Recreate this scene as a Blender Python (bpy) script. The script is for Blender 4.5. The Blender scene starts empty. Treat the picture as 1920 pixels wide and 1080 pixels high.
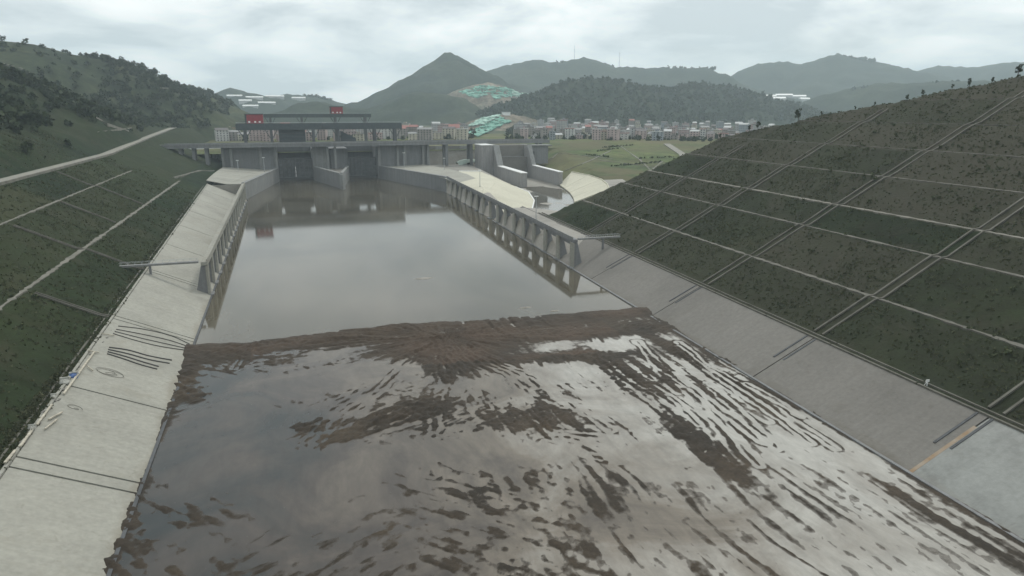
import bpy, math, random
import numpy as np
random.seed(7)
rng = np.random.default_rng(7)
S = bpy.context.scene
COL = S.collection

# ------------------------------------------------------------------ camera
CAM_H = 75.0
PITCH = math.radians(14.482)
YAW = math.radians(17.952)
FPX = 1297.0
cd = bpy.data.cameras.new('camera')
cd.sensor_width = 36.0
cd.lens = FPX / 1920 * 36.0
cd.clip_start = 1.0
cd.clip_end = 40000
cam = bpy.data.objects.new('camera', cd)
COL.objects.link(cam)
cam.location = (0, 0, CAM_H)
cam.rotation_euler = (math.pi / 2 - PITCH, 0, -YAW)
S.camera = cam

# ------------------------------------------------------------------ sky and sun
SUN_AZ = math.radians(42)      # from +Y towards +X
SUN_EL = math.radians(52)
w = bpy.data.worlds.new('World'); S.world = w; w.use_nodes = True
nt = w.node_tree; nt.nodes.clear()
def N(nt, t, **k):
    n = nt.nodes.new(t)
    for a, b in k.items():
        setattr(n, a, b)
    return n
out = N(nt, 'ShaderNodeOutputWorld'); bg = N(nt, 'ShaderNodeBackground'); bg.inputs['Strength'].default_value = 0.1
sky = N(nt, 'ShaderNodeTexSky', sky_type='NISHITA', sun_disc=False)
sky.sun_elevation = SUN_EL; sky.sun_rotation = SUN_AZ; sky.dust_density = 3.0
tc = N(nt, 'ShaderNodeTexCoord')
sep = N(nt, 'ShaderNodeSeparateXYZ'); nt.links.new(tc.outputs['Generated'], sep.inputs[0])
def wm(op, a, b=None, clamp=False):
    n = N(nt, 'ShaderNodeMath', operation=op); n.use_clamp = clamp
    for i, v in enumerate((a, b)):
        if v is None: continue
        if isinstance(v, (int, float)): n.inputs[i].default_value = v
        else: nt.links.new(v, n.inputs[i])
    return n.outputs[0]
zz = wm('ADD', wm('MAXIMUM', sep.outputs[2], 0.0), 0.24)
cmb = N(nt, 'ShaderNodeCombineXYZ')
nt.links.new(wm('DIVIDE', sep.outputs[0], zz), cmb.inputs[0])
nt.links.new(wm('DIVIDE', sep.outputs[1], zz), cmb.inputs[1])
n1 = N(nt, 'ShaderNodeTexNoise'); n1.inputs['Scale'].default_value = 1.5; n1.inputs['Detail'].default_value = 7; n1.inputs['Roughness'].default_value = 0.55
n1.inputs['Distortion'].default_value = 0.25
nt.links.new(cmb.outputs[0], n1.inputs['Vector'])
r1 = N(nt, 'ShaderNodeValToRGB')
e = r1.color_ramp.elements
e[0].position = 0.38; e[0].color = (6.9, 7.6, 7.9, 1)
e[1].position = 0.62; e[1].color = (14.0, 14.0, 13.6, 1)
m_ = e.new(0.5); m_.color = (10.3, 10.8, 10.8, 1)
nt.links.new(n1.outputs[0], r1.inputs[0])
n2 = N(nt, 'ShaderNodeTexNoise'); n2.inputs['Scale'].default_value = 0.55; n2.inputs['Detail'].default_value = 4
nt.links.new(cmb.outputs[0], n2.inputs['Vector'])
r2 = N(nt, 'ShaderNodeValToRGB'); r2.color_ramp.elements[0].position = 0.30; r2.color_ramp.elements[1].position = 0.42
r2.color_ramp.elements[0].color = (0.72,) * 3 + (1,)
nt.links.new(n2.outputs[0], r2.inputs[0])
mx = N(nt, 'ShaderNodeMix', data_type='RGBA')
nt.links.new(r2.outputs[0], mx.inputs['Factor'])
nt.links.new(sky.outputs[0], mx.inputs['A']); nt.links.new(r1.outputs[0], mx.inputs['B'])
nt.links.new(mx.outputs['Result'], bg.inputs['Color']); nt.links.new(bg.outputs[0], out.inputs['Surface'])

sd = bpy.data.lights.new('sun', 'SUN'); sd.energy = 1.4; sd.angle = math.radians(11); sd.color = (1.0, 0.96, 0.88)
sun = bpy.data.objects.new('sun', sd); COL.objects.link(sun)
sun.rotation_euler = (math.pi / 2 - SUN_EL, 0, math.pi - SUN_AZ)
sun.location = (0, 0, 900)

S.view_settings.view_transform = 'Standard'
S.view_settings.look = 'None'
S.view_settings.exposure = 0.0
S.view_settings.gamma = 1.0
S.view_settings.use_curve_mapping = False
S.render.engine = 'CYCLES'
S.cycles.use_denoising = True
S.cycles.max_bounces = 6
S.cycles.volume_bounces = 1
S.cycles.volume_step_rate = 4.0

# ------------------------------------------------------------------ survey helpers (site coordinates: +Y along the channel, z = 0 at the water)
_c, _s = math.cos(PITCH), math.sin(PITCH)
_cy, _sy = math.cos(YAW), math.sin(YAW)
_Rz = np.array([[_cy, _sy, 0], [-_sy, _cy, 0], [0, 0, 1]])
_R = _Rz @ np.array([1, 0, 0]); _F = _Rz @ np.array([0, _c, -_s]); _U = _Rz @ np.array([0, _s, _c])
def ray(x, y): return _F + _R * (x - 960) / FPX + _U * (540 - y) / FPX
def atz(x, y, z=0.0):
    d = ray(x, y); t = (z - CAM_H) / d[2]; return np.array([0, 0, CAM_H]) + d * t
def atd(x, y, D):
    d = ray(x, y); d = d / np.linalg.norm(d[:2]); return np.array([0, 0, CAM_H]) + d * D

# ------------------------------------------------------------------ noise
def _hash(ix, iy, seed):
    h = (ix * 374761393 + iy * 668265263 + seed * 1442695041) & 0xffffffff
    h = ((h ^ (h >> 13)) * 1274126177) & 0xffffffff
    return ((h ^ (h >> 16)) & 0xffff) / 65535.0
def vnoise(x, y, seed=0):
    x = np.asarray(x, float); y = np.asarray(y, float)
    ix = np.floor(x).astype(np.int64); iy = np.floor(y).astype(np.int64)
    fx = x - ix; fy = y - iy
    fx = fx * fx * (3 - 2 * fx); fy = fy * fy * (3 - 2 * fy)
    a = _hash(ix, iy, seed); b = _hash(ix + 1, iy, seed); c = _hash(ix, iy + 1, seed); d = _hash(ix + 1, iy + 1, seed)
    return (a * (1 - fx) + b * fx) * (1 - fy) + (c * (1 - fx) + d * fx) * fy - 0.5
def fbm(x, y, seed=0, o=4):
    r = 0; amp = 1.0
    for i in range(o):
        r = r + vnoise(x * 2 ** i, y * 2 ** i, seed + i * 17) * amp; amp *= 0.5
    return r
class RBF:
    def __init__(s, pts, k=0.0):
        p = np.array(pts, float); s.p = p[:, :2]; z = p[:, 2]; n = len(p)
        d = np.linalg.norm(s.p[:, None] - s.p[None], axis=2)
        A = np.zeros((n + 3, n + 3)); A[:n, :n] = d + np.eye(n) * k; A[:n, n] = 1; A[:n, n + 1:] = s.p / 1000
        A[n, :n] = 1; A[n + 1:, :n] = s.p.T / 1000
        s.w = np.linalg.solve(A, np.r_[z, 0, 0, 0])
    def __call__(s, X, Y):
        X = np.asarray(X, float); Y = np.asarray(Y, float); n = len(s.p)
        r = s.w[n] + s.w[n + 1] * X / 1000 + s.w[n + 2] * Y / 1000
        for i in range(n): r = r + s.w[i] * np.hypot(X - s.p[i, 0], Y - s.p[i, 1])
        return r

# ------------------------------------------------------------------ mesh helpers
def tag(o, label=None, cat=None, group=None, kind=None):
    if label: o['label'] = label
    if cat: o['category'] = cat
    if group: o['group'] = group
    if kind: o['kind'] = kind
    return o
def link(o, parent=None):
    COL.objects.link(o)
    if parent is not None: o.parent = parent
    return o
def empty(name, loc=(0, 0, 0), rz=0.0, parent=None):
    o = bpy.data.objects.new(name, None); o.empty_display_size = 1
    o.location = loc; o.rotation_euler = (0, 0, rz); return link(o, parent)
def mesh_np(name, V, F, mat, parent=None, smooth=False, off=(0, 0, 0), tone=None):
    V = np.asarray(V, np.float32) - np.asarray(off, np.float32); F = np.asarray(F, np.int32)
    me = bpy.data.meshes.new(name)
    n = F.shape[1]
    me.vertices.add(len(V)); me.vertices.foreach_set('co', V.ravel())
    me.loops.add(F.size); me.loops.foreach_set('vertex_index', F.ravel())
    me.polygons.add(len(F)); me.polygons.foreach_set('loop_start', np.arange(0, F.size, n, dtype=np.int32))
    me.polygons.foreach_set('loop_total', np.full(len(F), n, np.int32))
    me.polygons.foreach_set('use_smooth', np.full(len(F), smooth))
    me.update(calc_edges=True); me.validate()
    if tone is not None:
        a = me.attributes.new('tone', 'FLOAT', 'POINT'); a.data.foreach_set('value', np.asarray(tone, np.float32))
    me.materials.append(mat)
    o = bpy.data.objects.new(name, me); o.location = off if parent is None else (0, 0, 0)
    return link(o, parent)
def grid_faces(nx, ny):
    i = np.arange(nx - 1)[:, None] * ny + np.arange(ny - 1)[None]
    i = i.ravel()
    return np.stack([i, i + ny, i + ny + 1, i + 1], 1)
class MB:
    def __init__(s): s.v = []; s.f = []
    def add(s, vs, fs):
        b = len(s.v); s.v += [tuple(map(float, v)) for v in vs]; s.f += [tuple(b + i for i in f) for f in fs]; return s
    def box(s, x0, x1, y0, y1, z0, z1):
        return s.add([(x0, y0, z0), (x1, y0, z0), (x1, y1, z0), (x0, y1, z0), (x0, y0, z1), (x1, y0, z1), (x1, y1, z1), (x0, y1, z1)],
                     [(0, 3, 2, 1), (4, 5, 6, 7), (0, 1, 5, 4), (1, 2, 6, 5), (2, 3, 7, 6), (3, 0, 4, 7)])
    def prism(s, poly, z0, z1):            # plan polygon (ccw) extruded upwards; z1 may be a list
        n = len(poly); z1 = z1 if hasattr(z1, '__len__') else [z1] * n; z0 = z0 if hasattr(z0, '__len__') else [z0] * n
        vs = [(p[0], p[1], z0[i]) for i, p in enumerate(poly)] + [(p[0], p[1], z1[i]) for i, p in enumerate(poly)]
        return s.add(vs, [tuple(range(n - 1, -1, -1)), tuple(range(n, 2 * n))] + [(i, (i + 1) % n, n + (i + 1) % n, n + i) for i in range(n)])
    def extrude(s, poly, d):               # any planar 3d polygon swept by vector d
        n = len(poly); d = np.array(d, float); P = [np.array(p, float) for p in poly]
        vs = P + [p + d for p in P]
        return s.add(vs, [tuple(range(n - 1, -1, -1)), tuple(range(n, 2 * n))] + [(i, (i + 1) % n, n + (i + 1) % n, n + i) for i in range(n)])
    def beam(s, a, b, wd, h, up=(0, 0, 1)):
        a = np.array(a, float); b = np.array(b, float); t = (b - a) / np.linalg.norm(b - a)
        r = np.cross(t, up)
        if np.linalg.norm(r) < 1e-6: r = np.array([1.0, 0, 0])
        r /= np.linalg.norm(r); u = np.cross(r, t)
        c = [(-wd / 2, -h / 2), (wd / 2, -h / 2), (wd / 2, h / 2), (-wd / 2, h / 2)]
        vs = [a + r * x + u * y for x, y in c] + [b + r * x + u * y for x, y in c]
        return s.add(vs, [(0, 1, 2, 3), (7, 6, 5, 4), (0, 4, 5, 1), (1, 5, 6, 2), (2, 6, 7, 3), (3, 7, 4, 0)])
    def tube(s, pts, r, n=6):
        P = [np.array(p, float) for p in pts]; b = len(s.v); R = r if hasattr(r, '__len__') else [r] * len(P)
        for i, p in enumerate(P):
            t = P[min(i + 1, len(P) - 1)] - P[max(i - 1, 0)]; t /= np.linalg.norm(t)
            a = np.cross(t, (0, 0, 1)); a = np.array([1.0, 0, 0]) if np.linalg.norm(a) < 1e-5 else a / np.linalg.norm(a)
            c = np.cross(a, t)
            s.v += [tuple(p + (a * math.cos(k * 2 * math.pi / n) + c * math.sin(k * 2 * math.pi / n)) * R[i]) for k in range(n)]
        for i in range(len(P) - 1):
            for k in range(n): s.f.append((b + i * n + k, b + i * n + (k + 1) % n, b + (i + 1) * n + (k + 1) % n, b + (i + 1) * n + k))
        s.f.append(tuple(b + k for k in range(n - 1, -1, -1))); s.f.append(tuple(b + (len(P) - 1) * n + k for k in range(n)))
        return s
    def mesh(s, name, mat, off=(0, 0, 0), smooth=False, bevel=0):
        me = bpy.data.meshes.new(name)
        me.from_pydata([(a - off[0], b - off[1], c - off[2]) for a, b, c in s.v], [], s.f)
        import bmesh
        bm = bmesh.new(); bm.from_mesh(me); bmesh.ops.recalc_face_normals(bm, faces=bm.faces[:])
        if bevel: bmesh.ops.bevel(bm, geom=bm.edges[:], offset=bevel, segments=1, affect='EDGES')
        bm.to_mesh(me); bm.free()
        if smooth:
            me.polygons.foreach_set('use_smooth', [True] * len(me.polygons))
        me.materials.append(mat); me.update(); return me
    def build(s, name, mat, parent=None, smooth=False, bevel=0):
        off = (0, 0, 0)
        if parent is not None:
            off = tuple(parent.location) if parent.parent is None else tuple(parent.parent.location)
        return link(bpy.data.objects.new(name, s.mesh(name, mat, off, smooth, bevel)), parent)
def inst(name, me, loc, parent=None, rz=0.0, scale=None):
    o = bpy.data.objects.new(name, me); o.location = loc; o.rotation_euler = (0, 0, rz)
    if scale: o.scale = scale
    return link(o, parent)

# ------------------------------------------------------------------ materials
MATS = {}
def principled(name, rough=0.8, spec=0.5):
    m = bpy.data.materials.new(name); m.use_nodes = True; nt = m.node_tree
    b = nt.nodes['Principled BSDF']; b.inputs['Roughness'].default_value = rough; b.inputs['Specular IOR Level'].default_value = spec
    MATS[name] = m; return m, nt, b
def noise_node(nt, scale, detail=4, coord='Object', rough=0.55, stretch=None, dist=0.0):
    t = N(nt, 'ShaderNodeTexCoord'); src = t.outputs[coord] if coord != 'World' else N(nt, 'ShaderNodeNewGeometry').outputs['Position']
    if stretch:
        mp = N(nt, 'ShaderNodeMapping'); mp.inputs['Scale'].default_value = stretch; nt.links.new(src, mp.inputs[0]); src = mp.outputs[0]
    n = N(nt, 'ShaderNodeTexNoise'); n.inputs['Scale'].default_value = scale; n.inputs['Detail'].default_value = detail
    n.inputs['Roughness'].default_value = rough; n.inputs['Distortion'].default_value = dist
    nt.links.new(src, n.inputs['Vector']); return n.outputs[0]
def ramp(nt, src, stops):
    r = N(nt, 'ShaderNodeValToRGB'); e = r.color_ramp.elements
    while len(e) < len(stops): e.new(0.5)
    for i, (p, c) in enumerate(stops):
        e[i].position = p; e[i].color = (c if hasattr(c, '__len__') else (c, c, c)) + ((1,) if not hasattr(c, '__len__') or len(c) == 3 else ())
    nt.links.new(src, r.inputs[0]); return r.outputs[0]
def mixc(nt, f, a, b, mode='MIX'):
    m = N(nt, 'ShaderNodeMix', data_type='RGBA', blend_type=mode)
    for k, v in (('Factor', f), ('A', a), ('B', b)):
        if isinstance(v, (int, float)): m.inputs[k].default_value = v
        elif isinstance(v, tuple): m.inputs[k].default_value = v + (1,)
        else: nt.links.new(v, m.inputs[k])
    return m.outputs['Result']
def bump(nt, b, h, strength, dist):
    n = N(nt, 'ShaderNodeBump'); n.inputs['Strength'].default_value = strength; n.inputs['Distance'].default_value = dist
    nt.links.new(h, n.inputs['Height']); nt.links.new(n.outputs[0], b.inputs['Normal'])
def mapr(nt, src, a, b, c, d):
    n = N(nt, 'ShaderNodeMapRange')
    for i, v in enumerate((a, b, c, d)): n.inputs[i + 1].default_value = v
    nt.links.new(src, n.inputs[0]); return n.outputs[0]
def mat_concrete(name, base, vary=0.25, big=0.03, stain=None, rough=0.85, streak=True, coord='World', toe=None):
    m, nt, b = principled(name, rough, 0.35)
    d = tuple(c * (1 - vary) for c in base); l = tuple(min(1, c * (1 + vary * 0.5)) for c in base)
    c = ramp(nt, noise_node(nt, big, 6, coord, 0.6), [(0.3, d), (0.5, base), (0.72, l)])
    f = ramp(nt, noise_node(nt, 0.9, 5, coord), [(0.3, 0.82), (0.7, 1.0)])
    c = mixc(nt, 1.0, c, f, 'MULTIPLY')
    if streak:
        st = ramp(nt, noise_node(nt, 0.5, 4, coord, 0.6, (1, 1, 0.08)), [(0.42, 0.72), (0.6, 1.0)])
        c = mixc(nt, 0.55, c, st, 'MULTIPLY')
    if stain:
        sf = ramp(nt, noise_node(nt, 0.06, 6, coord, 0.65, None, 0.6), [(0.56, 0.0), (0.7, 0.6)])
        c = mixc(nt, sf, c, stain)
    if toe:
        g_ = N(nt, 'ShaderNodeNewGeometry'); sp0 = N(nt, 'ShaderNodeSeparateXYZ'); nt.links.new(g_.outputs['Position'], sp0.inputs[0])
        ma = N(nt, 'ShaderNodeMath', operation='MULTIPLY_ADD'); ma.inputs[1].default_value = 5.0; nt.links.new(noise_node(nt, 0.22, 6, coord, 0.7, (1.0, 0.4, 1.0)), ma.inputs[0]); nt.links.new(sp0.outputs[2], ma.inputs[2])
        c = mixc(nt, ramp(nt, ma.outputs[0], [(0.0, 0.0)]) if False else mapr(nt, ma.outputs[0], 2.2, 3.6, 0.6, 0.0), c, toe)
        c = mixc(nt, mapr(nt, noise_node(nt, 0.35, 7, coord, 0.75, (1, 1, 1), 1.2), 0.56, 0.66, 0.0, 0.30), c, (toe[0] * .8, toe[1] * .8, toe[2] * .8))
        c = mixc(nt, 0.3, c, ramp(nt, noise_node(nt, 0.6, 6, coord, 0.7, (0.12, 1.4, 0.12)), [(0.35, 0.78), (0.6, 1.05)]), 'MULTIPLY')
    nt.links.new(c, b.inputs['Base Color'])
    bump(nt, b, noise_node(nt, 1.5, 5, coord), 0.3, 0.15)
    return m
def mat_plain(name, base, vary=0.15, scale=0.5, rough=0.7, spec=0.4, metal=0.0, coord='Object'):
    m, nt, b = principled(name, rough, spec); b.inputs['Metallic'].default_value = metal
    d = tuple(c * (1 - vary) for c in base); l = tuple(min(1, c * (1 + vary)) for c in base)
    nt.links.new(ramp(nt, noise_node(nt, scale, 4, coord), [(0.3, d), (0.7, l)]), b.inputs['Base Color'])
    return m
def mat_grass(name, cols, scale=(0.012, 0.12, 1.3), tone=True, bs=0.5, soil=None):
    m, nt, b = principled(name, 0.95, 0.1)
    a = ramp(nt, noise_node(nt, scale[0], 5, 'World', 0.6), [(0.3, cols[0]), (0.5, cols[1]), (0.7, cols[2])])
    f = ramp(nt, noise_node(nt, scale[1], 6, 'World', 0.7), [(0.3, 0.5), (0.55, 1.0), (0.75, 1.45)])
    a = mixc(nt, 1.0, a, f, 'MULTIPLY')
    f2 = ramp(nt, noise_node(nt, scale[2], 4, 'World', 0.7), [(0.3, 0.6), (0.6, 1.15)])
    a = mixc(nt, 0.8, a, f2, 'MULTIPLY')
    if soil:
        sf = ramp(nt, noise_node(nt, 0.05, 7, 'World', 0.66, None, 0.8), [(0.52, 0.0), (0.70, 0.6)])
        a = mixc(nt, sf, a, soil)
        lf = ramp(nt, noise_node(nt, 0.16, 6, 'World', 0.7, None, 0.5), [(0.58, 0.0), (0.72, 0.6)])
        a = mixc(nt, lf, a, (soil[0] * 0.75, soil[1] * 1.25, soil[2] * 0.7))
    if tone:
        at = N(nt, 'ShaderNodeAttribute', attribute_name='tone')
        a = mixc(nt, at.outputs['Fac'], a, mixc(nt, 0.75, a, cols[3]))
    nt.links.new(a, b.inputs['Base Color'])
    bump(nt, b, noise_node(nt, scale[2] * 0.6, 6, 'World', 0.7), bs, 0.8)
    return m
def mat_leaf(name, a, bcol):
    m, nt, b = principled(name, 0.8, 0.15)
    at = N(nt, 'ShaderNodeAttribute', attribute_name='tone')
    nt.links.new(ramp(nt, at.outputs['Fac'], [(0.0, a), (1.0, bcol)]), b.inputs['Base Color'])
    return m

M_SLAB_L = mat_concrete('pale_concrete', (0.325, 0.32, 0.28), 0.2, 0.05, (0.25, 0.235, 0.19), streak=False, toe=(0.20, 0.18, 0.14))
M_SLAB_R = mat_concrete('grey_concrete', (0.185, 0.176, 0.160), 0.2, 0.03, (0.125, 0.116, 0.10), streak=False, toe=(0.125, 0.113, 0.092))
M_SLAB_W = mat_concrete('wet_pale_concrete', (0.215, 0.226, 0.214), 0.28, 0.16, (0.17, 0.165, 0.14), rough=0.5, streak=False, toe=(0.16, 0.155, 0.135))
M_WALL = mat_concrete('lock_concrete', (0.215, 0.22, 0.224), 0.2, 0.02, (0.18, 0.18, 0.175))
M_WALL_P = mat_concrete('light_wall_concrete', (0.25, 0.255, 0.25), 0.15, 0.03, (0.27, 0.27, 0.25))
M_SPILL = mat_concrete('spillway_concrete', (0.30, 0.295, 0.29), 0.15, 0.03, (0.22, 0.215, 0.205))
M_DARKC = mat_concrete('dark_concrete', (0.10, 0.105, 0.11), 0.2, 0.05)
M_CREAM = mat_concrete('cream_concrete', (0.54, 0.52, 0.42), 0.1, 0.05, streak=False)
M_PATH = mat_concrete('berm_concrete', (0.13, 0.125, 0.105), 0.35, 0.2, (0.05, 0.05, 0.035), streak=False)
M_PATH_L = mat_concrete('light_berm_concrete', (0.19, 0.182, 0.155), 0.35, 0.2, (0.07, 0.07, 0.05), streak=False)
M_ROAD = mat_concrete('road_concrete', (0.25, 0.24, 0.21), 0.2, 0.05, (0.28, 0.26, 0.21), streak=False)
M_GRASS_R = mat_grass('slope_grass', ((0.011, 0.019, 0.010), (0.017, 0.027, 0.012), (0.028, 0.039, 0.016), (0.062, 0.057, 0.043)), soil=(0.056, 0.051, 0.038))
M_GRASS_L = mat_grass('bank_grass', ((0.009, 0.019, 0.009), (0.014, 0.027, 0.012), (0.025, 0.038, 0.015), (0.050, 0.054, 0.026)), soil=(0.050, 0.046, 0.032))
M_FIELD = mat_grass('field_grass', ((0.045, 0.075, 0.03), (0.085, 0.12, 0.045), (0.16, 0.175, 0.07), (0.125, 0.105, 0.065)), (0.014, 0.07, 0.5), True, 0.3)
M_FAR = mat_grass('far_ground', ((0.05, 0.065, 0.04), (0.07, 0.085, 0.05), (0.12, 0.115, 0.08), (0.2, 0.2, 0.2)), (0.006, 0.03, 0.2), False, 0.2)
M_HILL = mat_grass('hill_woodland', ((0.016, 0.026, 0.018), (0.026, 0.038, 0.022), (0.045, 0.055, 0.030), (0.07, 0.07, 0.04)), (0.006, 0.05, 0.12), False, 0.8)
M_HILL_L = mat_grass('open_hill', ((0.022, 0.034, 0.020), (0.040, 0.052, 0.028), (0.075, 0.082, 0.042), (0.07, 0.07, 0.04)), (0.008, 0.04, 0.12), False, 0.8)
M_LEAF = mat_leaf('leaves', (0.014, 0.024, 0.014), (0.050, 0.066, 0.030))
M_SCRUB = mat_leaf('scrub_leaves', (0.030, 0.044, 0.020), (0.090, 0.100, 0.050))
M_TUFT = mat_leaf('grass_blades', (0.042, 0.054, 0.030), (0.105, 0.108, 0.064))
M_BARK = mat_plain('bark', (0.06, 0.045, 0.03))
M_SAND = mat_concrete('wet_sand', (0.26, 0.245, 0.215), 0.35, 0.03, (0.13, 0.12, 0.10), streak=False, rough=0.6)
M_STEEL_D = mat_plain('dark_steel', (0.045, 0.058, 0.062), 0.2, 0.3, 0.6)
M_GATE = mat_plain('gate_steel', (0.17, 0.18, 0.185), 0.25, 0.25, 0.6)
M_RED = mat_plain('red_cladding', (0.24, 0.022, 0.032), 0.12, 0.4, 0.6)
M_BLACK = mat_plain('black_rubber', (0.05, 0.048, 0.045), 0.2, 2.0, 0.55)
M_BLUE = mat_plain('blue_tarpaulin', (0.05, 0.10, 0.24), 0.3, 1.5, 0.5)
M_WHITE = mat_plain('white_paint', (0.72, 0.73, 0.72), 0.08, 0.5, 0.5)
M_GALV = mat_plain('galvanised_steel', (0.42, 0.44, 0.45), 0.1, 0.5, 0.45)
M_CABLE = mat_plain('dusty_cable', (0.13, 0.125, 0.11), 0.2, 2.0, 0.8)
M_WOOD = mat_plain('weathered_timber', (0.42, 0.39, 0.32), 0.3, 1.2, 0.9)
M_BAG = mat_plain('pale_sacking', (0.34, 0.34, 0.31), 0.35, 1.2, 0.9)
M_NET = mat_plain('green_netting', (0.14, 0.33, 0.26), 0.35, 0.04, 0.8, coord='Object')
M_EARTH = mat_concrete('bare_earth', (0.24, 0.20, 0.155), 0.3, 0.02, (0.14, 0.13, 0.09), streak=False)
M_CUT = mat_grass('cut_earth', ((0.09, 0.10, 0.06), (0.17, 0.145, 0.11), (0.26, 0.22, 0.17), (0.2, 0.2, 0.2)), (0.012, 0.03, 0.12), False, 0.6)
M_GLASS = mat_plain('window_glass', (0.04, 0.05, 0.06), 0.2, 0.5, 0.15, 0.6)

# water of the basin and the silty pools, whose sky glare is part of the colour
def mat_water(name, base, base2, rough, sc, bs):
    m, nt, b = principled(name, rough, 0.5); b.inputs['IOR'].default_value = 1.33
    nt.links.new(ramp(nt, noise_node(nt, 0.016, 7, 'World', 0.62, (1, 0.4, 1), 1.2), [(0.38, base), (0.64, base2)]), b.inputs['Base Color'])
    bump(nt, b, noise_node(nt, sc, 3, 'World', 0.5), bs, 0.05)
    return m
M_WATER = mat_water('basin_water_surface', (0.060, 0.054, 0.040), (0.108, 0.097, 0.072), 0.06, 0.5, 0.02)
def silt_glare_color(nt_):  # silt tint, brightening towards +X as painted sky reflection
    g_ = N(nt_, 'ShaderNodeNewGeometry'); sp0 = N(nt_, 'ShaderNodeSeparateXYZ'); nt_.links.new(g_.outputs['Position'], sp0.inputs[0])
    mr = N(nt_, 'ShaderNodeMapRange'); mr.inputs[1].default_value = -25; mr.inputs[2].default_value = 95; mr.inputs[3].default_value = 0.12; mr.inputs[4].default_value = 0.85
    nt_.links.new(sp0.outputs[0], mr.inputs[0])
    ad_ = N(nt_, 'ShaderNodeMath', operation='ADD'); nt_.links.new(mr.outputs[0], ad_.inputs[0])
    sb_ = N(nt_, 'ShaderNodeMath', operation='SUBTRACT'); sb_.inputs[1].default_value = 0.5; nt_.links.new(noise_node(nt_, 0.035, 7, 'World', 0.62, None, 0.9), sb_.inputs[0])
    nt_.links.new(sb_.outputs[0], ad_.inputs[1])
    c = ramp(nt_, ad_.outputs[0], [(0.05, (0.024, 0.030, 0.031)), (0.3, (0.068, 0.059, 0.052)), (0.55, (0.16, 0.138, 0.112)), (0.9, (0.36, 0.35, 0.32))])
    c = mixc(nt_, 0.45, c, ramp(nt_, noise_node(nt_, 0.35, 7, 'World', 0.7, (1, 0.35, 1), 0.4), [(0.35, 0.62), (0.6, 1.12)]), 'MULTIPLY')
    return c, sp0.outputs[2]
M_POOL, nt_, b_ = principled('silty_glare_pool', 0.24, 0.5); b_.inputs['IOR'].default_value = 1.33
nt_.links.new(silt_glare_color(nt_)[0], b_.inputs['Base Color'])
bump(nt_, b_, noise_node(nt_, 1.8, 4, 'World', 0.6), 0.10, 0.05)
m, nt_, b_ = principled('wet_mud', 0.7, 0.25)
c_ = ramp(nt_, noise_node(nt_, 0.05, 6, 'World', 0.6), [(0.3, (0.020, 0.016, 0.011)), (0.5, (0.036, 0.027, 0.018)), (0.7, (0.062, 0.046, 0.030))])
at_ = N(nt_, 'ShaderNodeAttribute', attribute_name='tone')
c_ = mixc(nt_, at_.outputs['Fac'], c_, (0.070, 0.047, 0.032))
c_ = mixc(nt_, 0.8, c_, ramp(nt_, noise_node(nt_, 1.2, 5, 'World', 0.7), [(0.3, 0.55), (0.7, 1.3)]), 'MULTIPLY')
sc_, z_ = silt_glare_color(nt_)  # low mud shares the pool colour, painted glare included
mz = N(nt_, 'ShaderNodeMath', operation='ADD'); nt_.links.new(z_, mz.inputs[0])
nz = N(nt_, 'ShaderNodeMath', operation='MULTIPLY_ADD'); nz.inputs[1].default_value = 0.22; nz.inputs[2].default_value = -0.11
nt_.links.new(noise_node(nt_, 0.7, 6, 'World', 0.7), nz.inputs[0]); nt_.links.new(nz.outputs[0], mz.inputs[1])
zf = N(nt_, 'ShaderNodeMapRange'); zf.inputs[1].default_value = 0.0; zf.inputs[2].default_value = 0.11; zf.inputs[3].default_value = 0.85; zf.inputs[4].default_value = 0.0
nt_.links.new(mz.outputs[0], zf.inputs[0])
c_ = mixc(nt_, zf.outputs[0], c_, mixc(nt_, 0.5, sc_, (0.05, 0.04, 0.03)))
nt_.links.new(c_, b_.inputs['Base Color'])
rz_ = N(nt_, 'ShaderNodeMapRange'); rz_.inputs[3].default_value = 0.75; rz_.inputs[4].default_value = 0.32; nt_.links.new(zf.outputs[0], rz_.inputs[0]); nt_.links.new(rz_.outputs[0], b_.inputs['Roughness'])
bump(nt_, b_, noise_node(nt_, 1.6, 6, 'World', 0.7), 0.6, 0.25)
M_MUD = m

# ------------------------------------------------------------------ bank profiles
def Xe(Y): return 121.4 + (np.asarray(Y, float) - 99.5) * 0.0375      # right toe line
XL = -33.3                                                            # left toe line
RB = [(20.6, 10.0, 2.6), (42.0, 19.6, 2.4), (65.0, 30.6, 2.4), (80.6, 38.0, 2.4), (102.6, 48.5, 2.2), (123.4, 58.4, 2.2), (145.0, 68.7, 2.2), (166.8, 79.2, 2.2)]
def profR(u):
    us = [-16, 0, 20.6]; zs = [-8.0, -0.45, 9.45]
    us += [20.7]; zs += [10.0]
    for i, (a, z, wd) in enumerate(RB):
        if i: us += [a]; zs += [z]
        us += [a + wd]; zs += [z + 0.05]
    us += [190, 215, 700]; zs += [90, 100, 104]
    return np.interp(u, us, zs)
def hR(X, Y):
    X = np.asarray(X, float); Y = np.asarray(Y, float)
    u = X - Xe(Y); p = profR(u)
    wob = fbm(X * 0.05, Y * 0.05, 5, 3)
    top = 61 + (364 - Y) * 0.215 + wob * 5 - np.maximum(u - 230, 0) * 0.25
    end = 10 + (409 + np.clip(u - 60, 0, 200) * 0.02 - Y) * 1.28 + wob * 2
    k = 3.0
    m1 = np.minimum(p, top)
    return np.where(u < 20.5, p, np.minimum(m1, end))
def utopL(Y): return 20.7 + (np.asarray(Y, float) - 140) * 0.0185
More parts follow.
